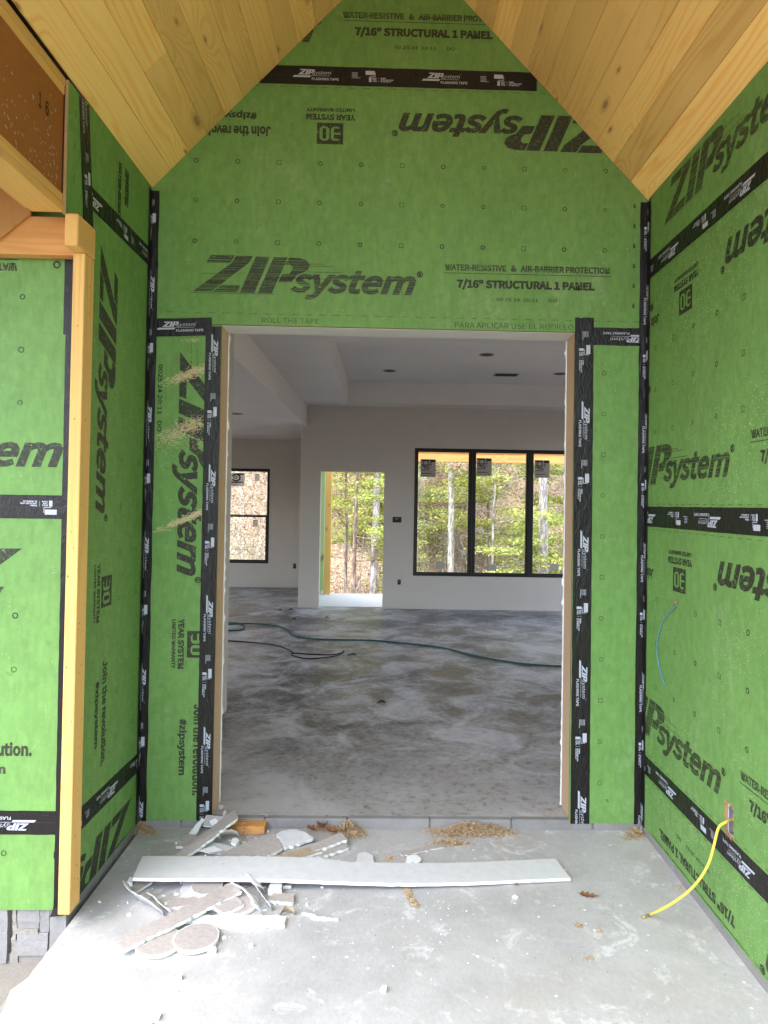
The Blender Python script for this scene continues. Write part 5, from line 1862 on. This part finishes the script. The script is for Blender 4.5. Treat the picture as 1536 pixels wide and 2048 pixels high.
r = random.Random(57)
V, Fc = [], []
for _ in range(150):
    px, py = (r.gauss(450, 85), r.gauss(1800, 40)) if r.random() < .6 else (r.gauss(480, 70), r.gauss(1690, 18))
    if not 1664 < py < 1900:
        continue
    c = at(px, py, FL)
    s_ = r.uniform(.003, .012)
    n_ = r.randint(4, 6)
    zt = r.uniform(.002, .010)
    i0 = len(V)
    ring_ = []
    for k_ in range(n_):
        a = 6.283 * k_ / n_ + r.uniform(-.4, .4)
        ring_.append(Vector((s_ * r.uniform(.6, 1.3) * math.cos(a), s_ * r.uniform(.5, 1.1) * math.sin(a), 0)))
    V += [c + q for q in ring_] + [c + q * .85 + Vector((0, 0, zt * r.uniform(.6, 1.2))) for q in ring_]
    V = [Vector((v.x, v.y, max(v.z, FL + .0005))) for v in V] if False else V
    Fc.append(tuple(range(i0 + n_, i0 + 2 * n_)))
    Fc += [(i0 + k_, i0 + (k_ + 1) % n_, i0 + n_ + (k_ + 1) % n_, i0 + n_ + k_) for k_ in range(n_)]
o = mesh('drywall_fragments', V, Fc, M_GYP)
tag(o, 'small white broken drywall fragments round the heap of offcuts', 'drywall fragments', None, 'stuff')

# oak leaves
def leaf(label, px, py, s, ang, z=0.004, curl=0.02, name='dry_leaf'):
    c = at(px, py, FL + z)
    out = [(-1.0, 0), (-.75, .10), (-.55, .45), (-.38, .16), (-.05, .55), (.10, .16), (.42, .42), (.52, .12), (1.0, .05), (.52, -.10), (.35, -.42), (.08, -.14), (-.10, -.52), (-.38, -.14), (-.6, -.38), (-.75, -.08)]
    ca, sa = math.cos(ang), math.sin(ang)
    V = [Vector((0, 0, 0))]
    for x, y_ in out:
        V.append(Vector((x * ca - y_ * sa, x * sa + y_ * ca, 0)) * s + Vector((0, 0, curl * (x * x * .8 + abs(y_) * 1.1))))
    V = [v + c for v in V]
    n = len(out)
    Fc = [(0, 1 + i, 1 + (i + 1) % n) for i in range(n)]
    o = mesh(name, V, Fc, M_LEAF)
    o.modifiers.new('thickness', 'SOLIDIFY').thickness = 0.0006
    tag(o, label, 'leaf', 'fallen brown leaves')
leaf('flat reddish brown oak leaf alone on the right of the slab', 1177, 1792, .043, -0.25, .003, .010)
leaf('upright curled brown leaf between the heap and the sawdust', 645, 1655, .055, 1.2, .012, .055)
leaf('curled brown leaf lying left of the upright one', 630, 1660, .050, 0.3, .006, .030)
leaf('brown leaf half buried in sawdust beside the upright one', 664, 1664, .050, -0.5, .010, .030)
leaf('tiny dark leaf under the right end of the long strip', 1033, 1770, .014, 1.0, .004, .012)

# ================================================================== WOODS BEHIND THE HOUSE
def leaf_mat(name, c1, c2, c3):
    n = NT(name)
    p = n.geo()
    d, c = n.vor(p, 2.2)
    f = n.noise(p, 7.0, 3)
    at_ = n.t.nodes.new('ShaderNodeAttribute')
    at_.attribute_name = 'tone'
    col = n.mix(n.ramp(n.noise(p, 0.6, 3), .4, .6), c1, c2)
    col = n.mix(n.ramp(f, .5, .68), col, c3)
    col = n.scale(col, n.math('ADD', 0.5, n.math('MULTIPLY', at_.outputs['Fac'], 0.9)))
    m = n.set(col, 0.7, 0.2)
    tl = n.t.nodes.new('ShaderNodeBsdfTranslucent')
    n.put(tl.inputs['Color'], col)
    mx = n.t.nodes.new('ShaderNodeMixShader')
    mx.inputs[0].default_value = 0.42
    n.t.links.new(n.b.outputs[0], mx.inputs[1])
    n.t.links.new(tl.outputs[0], mx.inputs[2])
    n.t.links.new(mx.outputs[0], n.t.nodes['Material Output'].inputs[0])
    return m
M_LY = leaf_mat('yellow_green_leaves', (0.42, 0.48, 0.13), (0.52, 0.50, 0.14), (0.36, 0.44, 0.16))
M_LR = leaf_mat('rusty_leaves', (0.52, 0.36, 0.25), (0.60, 0.50, 0.38), (0.46, 0.25, 0.16))
M_LG = leaf_mat('pale_green_leaves', (0.38, 0.46, 0.20), (0.46, 0.48, 0.22), (0.50, 0.46, 0.18))
def bark_mat(name, c1, c2):
    n = NT(name)
    p = n.vec('MULTIPLY', n.geo(), (1, 1, .35))
    f = n.noise(p, 14.0, 5, .7)
    col = n.mix(n.ramp(f, .42, .60), c1, c2)
    n.bump(f, .5, .02)
    return n.set(col, .9, .1)
M_BARKW = bark_mat('white_bark', (0.24, 0.21, 0.19), (0.54, 0.50, 0.48))
M_BARKB = bark_mat('brown_bark', (0.17, 0.125, 0.095), (0.38, 0.29, 0.24))
M_BARKS = bark_mat('spotted_bark', (0.24, 0.22, 0.18), (0.56, 0.54, 0.48))


def leaves_mesh(clusters, seed, size):
    r = random.Random(seed)
    V, Fc, tone = [], [], []
    for (c, rad, flat, cnt) in clusters:
        for _ in range(cnt):
            while True:
                q = Vector((r.uniform(-1, 1), r.uniform(-1, 1), r.uniform(-1, 1)))
                if q.length < 1:
                    break
            p = c + Vector((q.x * rad, q.y * rad, q.z * rad * flat))
            s = size * r.uniform(.6, 1.4)
            a, ti = r.uniform(0, 6.28), r.gauss(0, .6)
            d = Vector((math.cos(a), math.sin(a), ti * .5)) * s
            e = Vector((-math.sin(a), math.cos(a), r.gauss(0, .6))) * s * .55
            i0 = len(V)
            V += [p - d, p + e, p + d, p - e]
            Fc.append((i0, i0 + 1, i0 + 2, i0 + 3))
            tone.append(r.random())
    me = bpy.data.meshes.new('crown')
    me.from_pydata([tuple(v) for v in V], [], Fc)
    at_ = me.attributes.new('tone', 'FLOAT', 'FACE')
    at_.data.foreach_set('value', tone)
    return me


def trunk_mesh(path, r0, r1, limbs, seed):
    r = random.Random(seed)
    V, Fc = [], []
    def limb(P, ra, rb, sides=8):
        b0 = len(V)
        for i, q in enumerate(P):
            d = (P[min(i + 1, len(P) - 1)] - P[max(i - 1, 0)]).normalized()
            e = d.cross(Vector((0.3, 1, 0.1))); e.normalize(); f = e.cross(d)
            rr = ra + (rb - ra) * i / (len(P) - 1)
            for j in range(sides):
                a = 2 * math.pi * j / sides
                V.append(q + (e * math.cos(a) + f * math.sin(a)) * rr * (1 + r.uniform(-.06, .06)))
        for i in range(len(P) - 1):
            for j in range(sides):
                Fc.append((b0 + i * sides + j, b0 + i * sides + (j + 1) % sides, b0 + (i + 1) * sides + (j + 1) % sides, b0 + (i + 1) * sides + j))
    limb(path, r0, r1)
    for l, ra, rb in limbs:
        limb(l, ra, rb, 5)
    me = bpy.data.meshes.new('trunk')
    me.from_pydata([tuple(v) for v in V], [], Fc)
    me.polygons.foreach_set('use_smooth', [True] * len(me.polygons))
    return me


def make_tree(h, r0, lean, seed, ncl, crad, flat, cnt, leafsize, low, bark, leafm, nl=9, spread=2.4):
    r = random.Random(seed)
    path = []
    n = 9
    for i in range(n):
        t_ = i / (n - 1)
        path.append(Vector((lean * t_ * h + 0.06 * h * .12 * mnoise.noise(Vector((t_ * 3, seed, 0))), 0.1 * mnoise.noise(Vector((t_ * 3, seed, 5))), -0.3 + t_ * (h + .3))))
    limbs, cl = [], []
    for i in range(nl):
        t_ = low + (0.95 - low) * (i + .5) / nl
        b = path[0].lerp(path[-1], t_)
        k_ = t_ * (n - 1); i0 = min(int(k_), n - 2); b = path[i0].lerp(path[i0 + 1], k_ - i0)
        a = r.uniform(0, 6.28)
        L = spread * (1.15 - t_ * .6) * r.uniform(.6, 1.15)
        e = b + Vector((math.cos(a) * L, math.sin(a) * L, L * r.uniform(.05, .45)))
        m_ = b.lerp(e, .5) + Vector((0, 0, -.1 * L * r.random()))
        limbs.append(([b, m_, e], max(.012, r0 * .32 * (1 - t_ * .6)), .006))
        for j in range(r.randint(1, 3)):
            q = b.lerp(e, r.uniform(.35, 1)) + Vector((r.gauss(0, .3), r.gauss(0, .3), r.uniform(-.1, .5)))
            limbs.append(([b.lerp(e, r.uniform(.2, .6)), q], .010, .004))
            cl.append((q, crad * r.uniform(.6, 1.2), flat, cnt))
        cl.append((e, crad * r.uniform(.7, 1.2), flat, cnt))
    while len(cl) < ncl:
        t_ = r.uniform(low, 1)
        b = path[0].lerp(path[-1], t_)
        cl.append((b + Vector((r.gauss(0, spread * .5), r.gauss(0, spread * .5), r.gauss(0, .3))), crad * r.uniform(.6, 1.2), flat, cnt))
    return trunk_mesh(path, r0, r0 * .45, limbs, seed), bark, leaves_mesh(cl, seed, leafsize), leafm


def plant_tree(kit, x, y, lab, rot=0.0, sc=1.0, group=None, name='tree'):
    tr, bark, cr, leafm = kit
    z = hill(x, y)
    t = empty(name, (x, y, z), lab, 'tree', group)
    t.rotation_euler = (0, 0, rot)
    t.scale = (sc, sc, sc)
    for nm, me, m in (('trunk', tr, bark), ('crown', cr, leafm)):
        o = bpy.data.objects.new(nm, me)
        if not me.materials:
            me.materials.append(m)
        COL.objects.link(o)
        o.parent = t
    return t


T_white = make_tree(13, .155, .012, 41, 22, .8, .34, 170, .048, .45, M_BARKW, M_LY, 8, 2.4)
T_spot = make_tree(14, .150, .0, 42, 22, .8, .34, 170, .048, .42, M_BARKS, M_LR, 9, 2.4)
T_brown = make_tree(7.5, .085, .02, 43, 30, .7, .20, 190, .044, .30, M_BARKB, M_LY, 13, 1.9)
T_under = make_tree(4.6, .045, .03, 44, 34, .62, .20, 190, .042, .18, M_BARKS, M_LY, 14, 1.7)
T_under2 = make_tree(5.2, .05, -.02, 45, 34, .60, .30, 180, .040, .12, M_BARKB, M_LG, 14, 1.7)
T_rust = make_tree(6.0, .06, .02, 46, 30, .75, .34, 170, .044, .10, M_BARKB, M_LR, 14, 2.0)
T_bush = make_tree(1.8, .025, .03, 47, 18, .50, .5, 120, .038, .05, M_BARKB, M_LY, 9, .9)

plant_tree(T_white, -0.30, 13.2, 'white barked tree trunk at the right edge of the back doorway view', 0.4, .66)
plant_tree(T_brown, -0.80, 13.0, 'slender brown tree with yellow green leaves in the middle of the back doorway', 0.0, .75)
plant_tree(T_brown, -1.02, 14.2, 'thin leaning brown tree just behind the slender one in the back doorway', 2.3, .7)
plant_tree(T_spot, 1.55, 13.2, 'spotted pale trunk seen through the first of the three windows', 1.0, .62)
plant_tree(T_under, 2.55, 13.4, 'thin pale trunk with layered yellow leaves seen through the middle window', 0.8, 1.0)
plant_tree(T_white, 3.80, 13.2, 'bright white leaning trunk seen through the window by the right jamb', 3.5, .85)
BG = [(T_under, 5.0, 16.0, 0.5, 1.0), (T_under2, 3.0, 17.0, 1.5, 1.0), (T_under, 1.9, 17.2, 4.0, .9), (T_rust, 1.1, 22.5, .3, 1.0), (T_rust, 2.9, 26.0, 2.0, 1.1), (T_under2, 4.4, 23.5, 3.0, 1.1),
      (T_under, 6.2, 20.5, 5.0, 1.1), (T_under2, 6.8, 25.0, 1.2, 1.2), (T_rust, 8.4, 24.0, 1.9, 1.1), (T_under, -0.4, 22.5, 2.7, 1.1), (T_under2, -1.9, 24.0, 3.9, 1.2), (T_rust, -1.2, 28.0, .7, 1.2), (T_rust, .6, 30.0, 4.2, 1.2),
      (T_spot, 4.9, 29.0, 2.2, 1.0), (T_spot, -3.4, 27.0, 2.9, 1.0), (T_white, .9, 27.0, 5.5, 1.0), (T_rust, -4.4, 26.0, 5.0, 1.0), (T_rust, -4.0, 19.5, 1.3, .8), (T_under2, -5.2, 22.0, 2.2, .7), (T_rust, 2.2, 19.0, 3.3, 1.0), (T_under2, 1.0, 17.5, .4, .9), (T_rust, -1.6, 20.0, 5.1, 1.0), (T_rust, -6.4, 27.0, .2, 1.2),
      (T_rust, 5.4, 32.0, 2.9, 1.4), (T_under, 3.0, 33.0, 5.9, 1.5), (T_under2, 8.5, 31.0, .1, 1.4), (T_under2, -2.5, 33.0, 1.7, 1.4), (T_rust, -7.5, 33.0, 3.3, 1.4), (T_under, .2, 35.0, 3.1, 1.5),
      (T_rust, 10.5, 28.0, .9, 1.3), (T_under, 7.6, 17.5, 1.9, 1.0), (T_spot, 7.8, 22.5, .9, 1.0), (T_under, 12.0, 22.0, 4.4, 1.2), (T_under, -9.0, 25.0, 4.4, 1.2)]
for kit, x, y_, a, s in BG:
    lab, grp = {id(T_under): ('small yellow leaved tree on the hillside behind the house', 'yellow leaved background trees'), id(T_under2): ('small pale green leaved tree on the hillside behind the house', 'pale green background trees'),
                id(T_rust): ('rusty leaved tree on the hillside behind the house', 'rusty leaved background trees')}.get(id(kit), ('tall pale trunked tree farther up the hillside behind the house', 'tall pale trunked background trees'))
    plant_tree(kit, x, y_, lab, a, s, grp)
r = random.Random(77)
for i in range(15):
    x, y_ = r.uniform(-1.5, 9), r.uniform(14.0, 24)
    if -1.6 < x < 0.3 and y_ < 18:
        continue
    plant_tree(T_bush, x, y_, 'low leafy bush on the hillside behind the house', r.uniform(0, 6.28), r.uniform(.7, 1.3), 'bushes on the hillside', 'bush')

# fallen leaves covering the slope
r = random.Random(99)
V, Fc, tone = [], [], []
for _ in range(110000):
    y_ = 10.5 + 28 * r.random() ** 1.3
    x = r.uniform(-0.36, 0.40) * (y_ + 3.4)
    if x < -2.4 and y_ < 17 and r.random() < .35:
        continue
    z = hill(x, y_) + r.random() ** 2 * .45
    s = r.uniform(.018, .045)
    a = r.uniform(0, 6.28)
    d = Vector((math.cos(a), math.sin(a), r.gauss(0, .5))) * s
    e = Vector((-math.sin(a), math.cos(a), r.gauss(.3, .5))) * s * .6
    p = Vector((x, y_, z + .02))
    i0 = len(V)
    V += [p - d, p + e, p + d, p - e]
    Fc.append((i0, i0 + 1, i0 + 2, i0 + 3))
    tone.append(r.random())
me = bpy.data.meshes.new('leaf_litter')
me.from_pydata([tuple(v) for v in V], [], Fc)
q = me.attributes.new('tone', 'FLOAT', 'FACE')
q.data.foreach_set('value', tone)
n = NT('leaf_litter_mix')
a_ = n.t.nodes.new('ShaderNodeAttribute')
a_.attribute_name = 'tone'
rp = n.t.nodes.new('ShaderNodeValToRGB')
n.put(rp.inputs[0], a_.outputs['Fac'])
for k_, (p_, c_) in enumerate(((0.0, (0.16, 0.11, 0.08)), (0.22, (0.40, 0.20, 0.12)), (0.42, (0.52, 0.40, 0.28)), (0.60, (0.44, 0.30, 0.20)), (0.78, (0.36, 0.40, 0.17)), (0.92, (0.58, 0.54, 0.46)))):
    e_ = rp.color_ramp.elements[0] if k_ == 0 else rp.color_ramp.elements.new(p_)
    e_.position = p_
    e_.color = (*c_, 1)
rp.color_ramp.elements.remove(rp.color_ramp.elements[-1])
o = link('leaf_litter', me, n.set(rp.outputs[0], 0.8, 0.2))
tag(o, 'fallen rusty leaves covering the wooded hillside', 'leaf litter', None, 'stuff')
# thin twigs and saplings in one tangle
V, Fc = [], []
for _ in range(2200):
    y_ = 11.5 + 20 * r.random()
    x = r.uniform(-0.33, 0.38) * (y_ + 3.4)
    b = Vector((x, y_, hill(x, y_)))
    L = r.uniform(.5, 2.6)
    dr = Vector((r.gauss(0, .45), r.gauss(0, .3), 1)).normalized()
    m_ = b + dr * L * .5 + Vector((r.gauss(0, .08), 0, 0)) * L
    e = b + dr * L + Vector((r.gauss(0, .25), r.gauss(0, .2), 0)) * L
    w_ = r.uniform(.004, .012)
    i0 = len(V)
    for q_, ww in ((b, w_), (m_, w_ * .8), (e, w_ * .3)):
        for k_ in range(3):
            V.append(q_ + Vector((ww * math.cos(k_ * 2.09), ww * math.sin(k_ * 2.09), 0)))
    for s in (0, 3):
        for k_ in range(3):
            Fc.append((i0 + s + k_, i0 + s + (k_ + 1) % 3, i0 + s + 3 + (k_ + 1) % 3, i0 + s + 3 + k_))
me = bpy.data.meshes.new('undergrowth')
me.from_pydata([tuple(v) for v in V], [], Fc)
o = link('undergrowth', me, M_BARKS)
tag(o, 'tangle of thin bare twigs and saplings on the hillside', 'undergrowth', None, 'stuff')
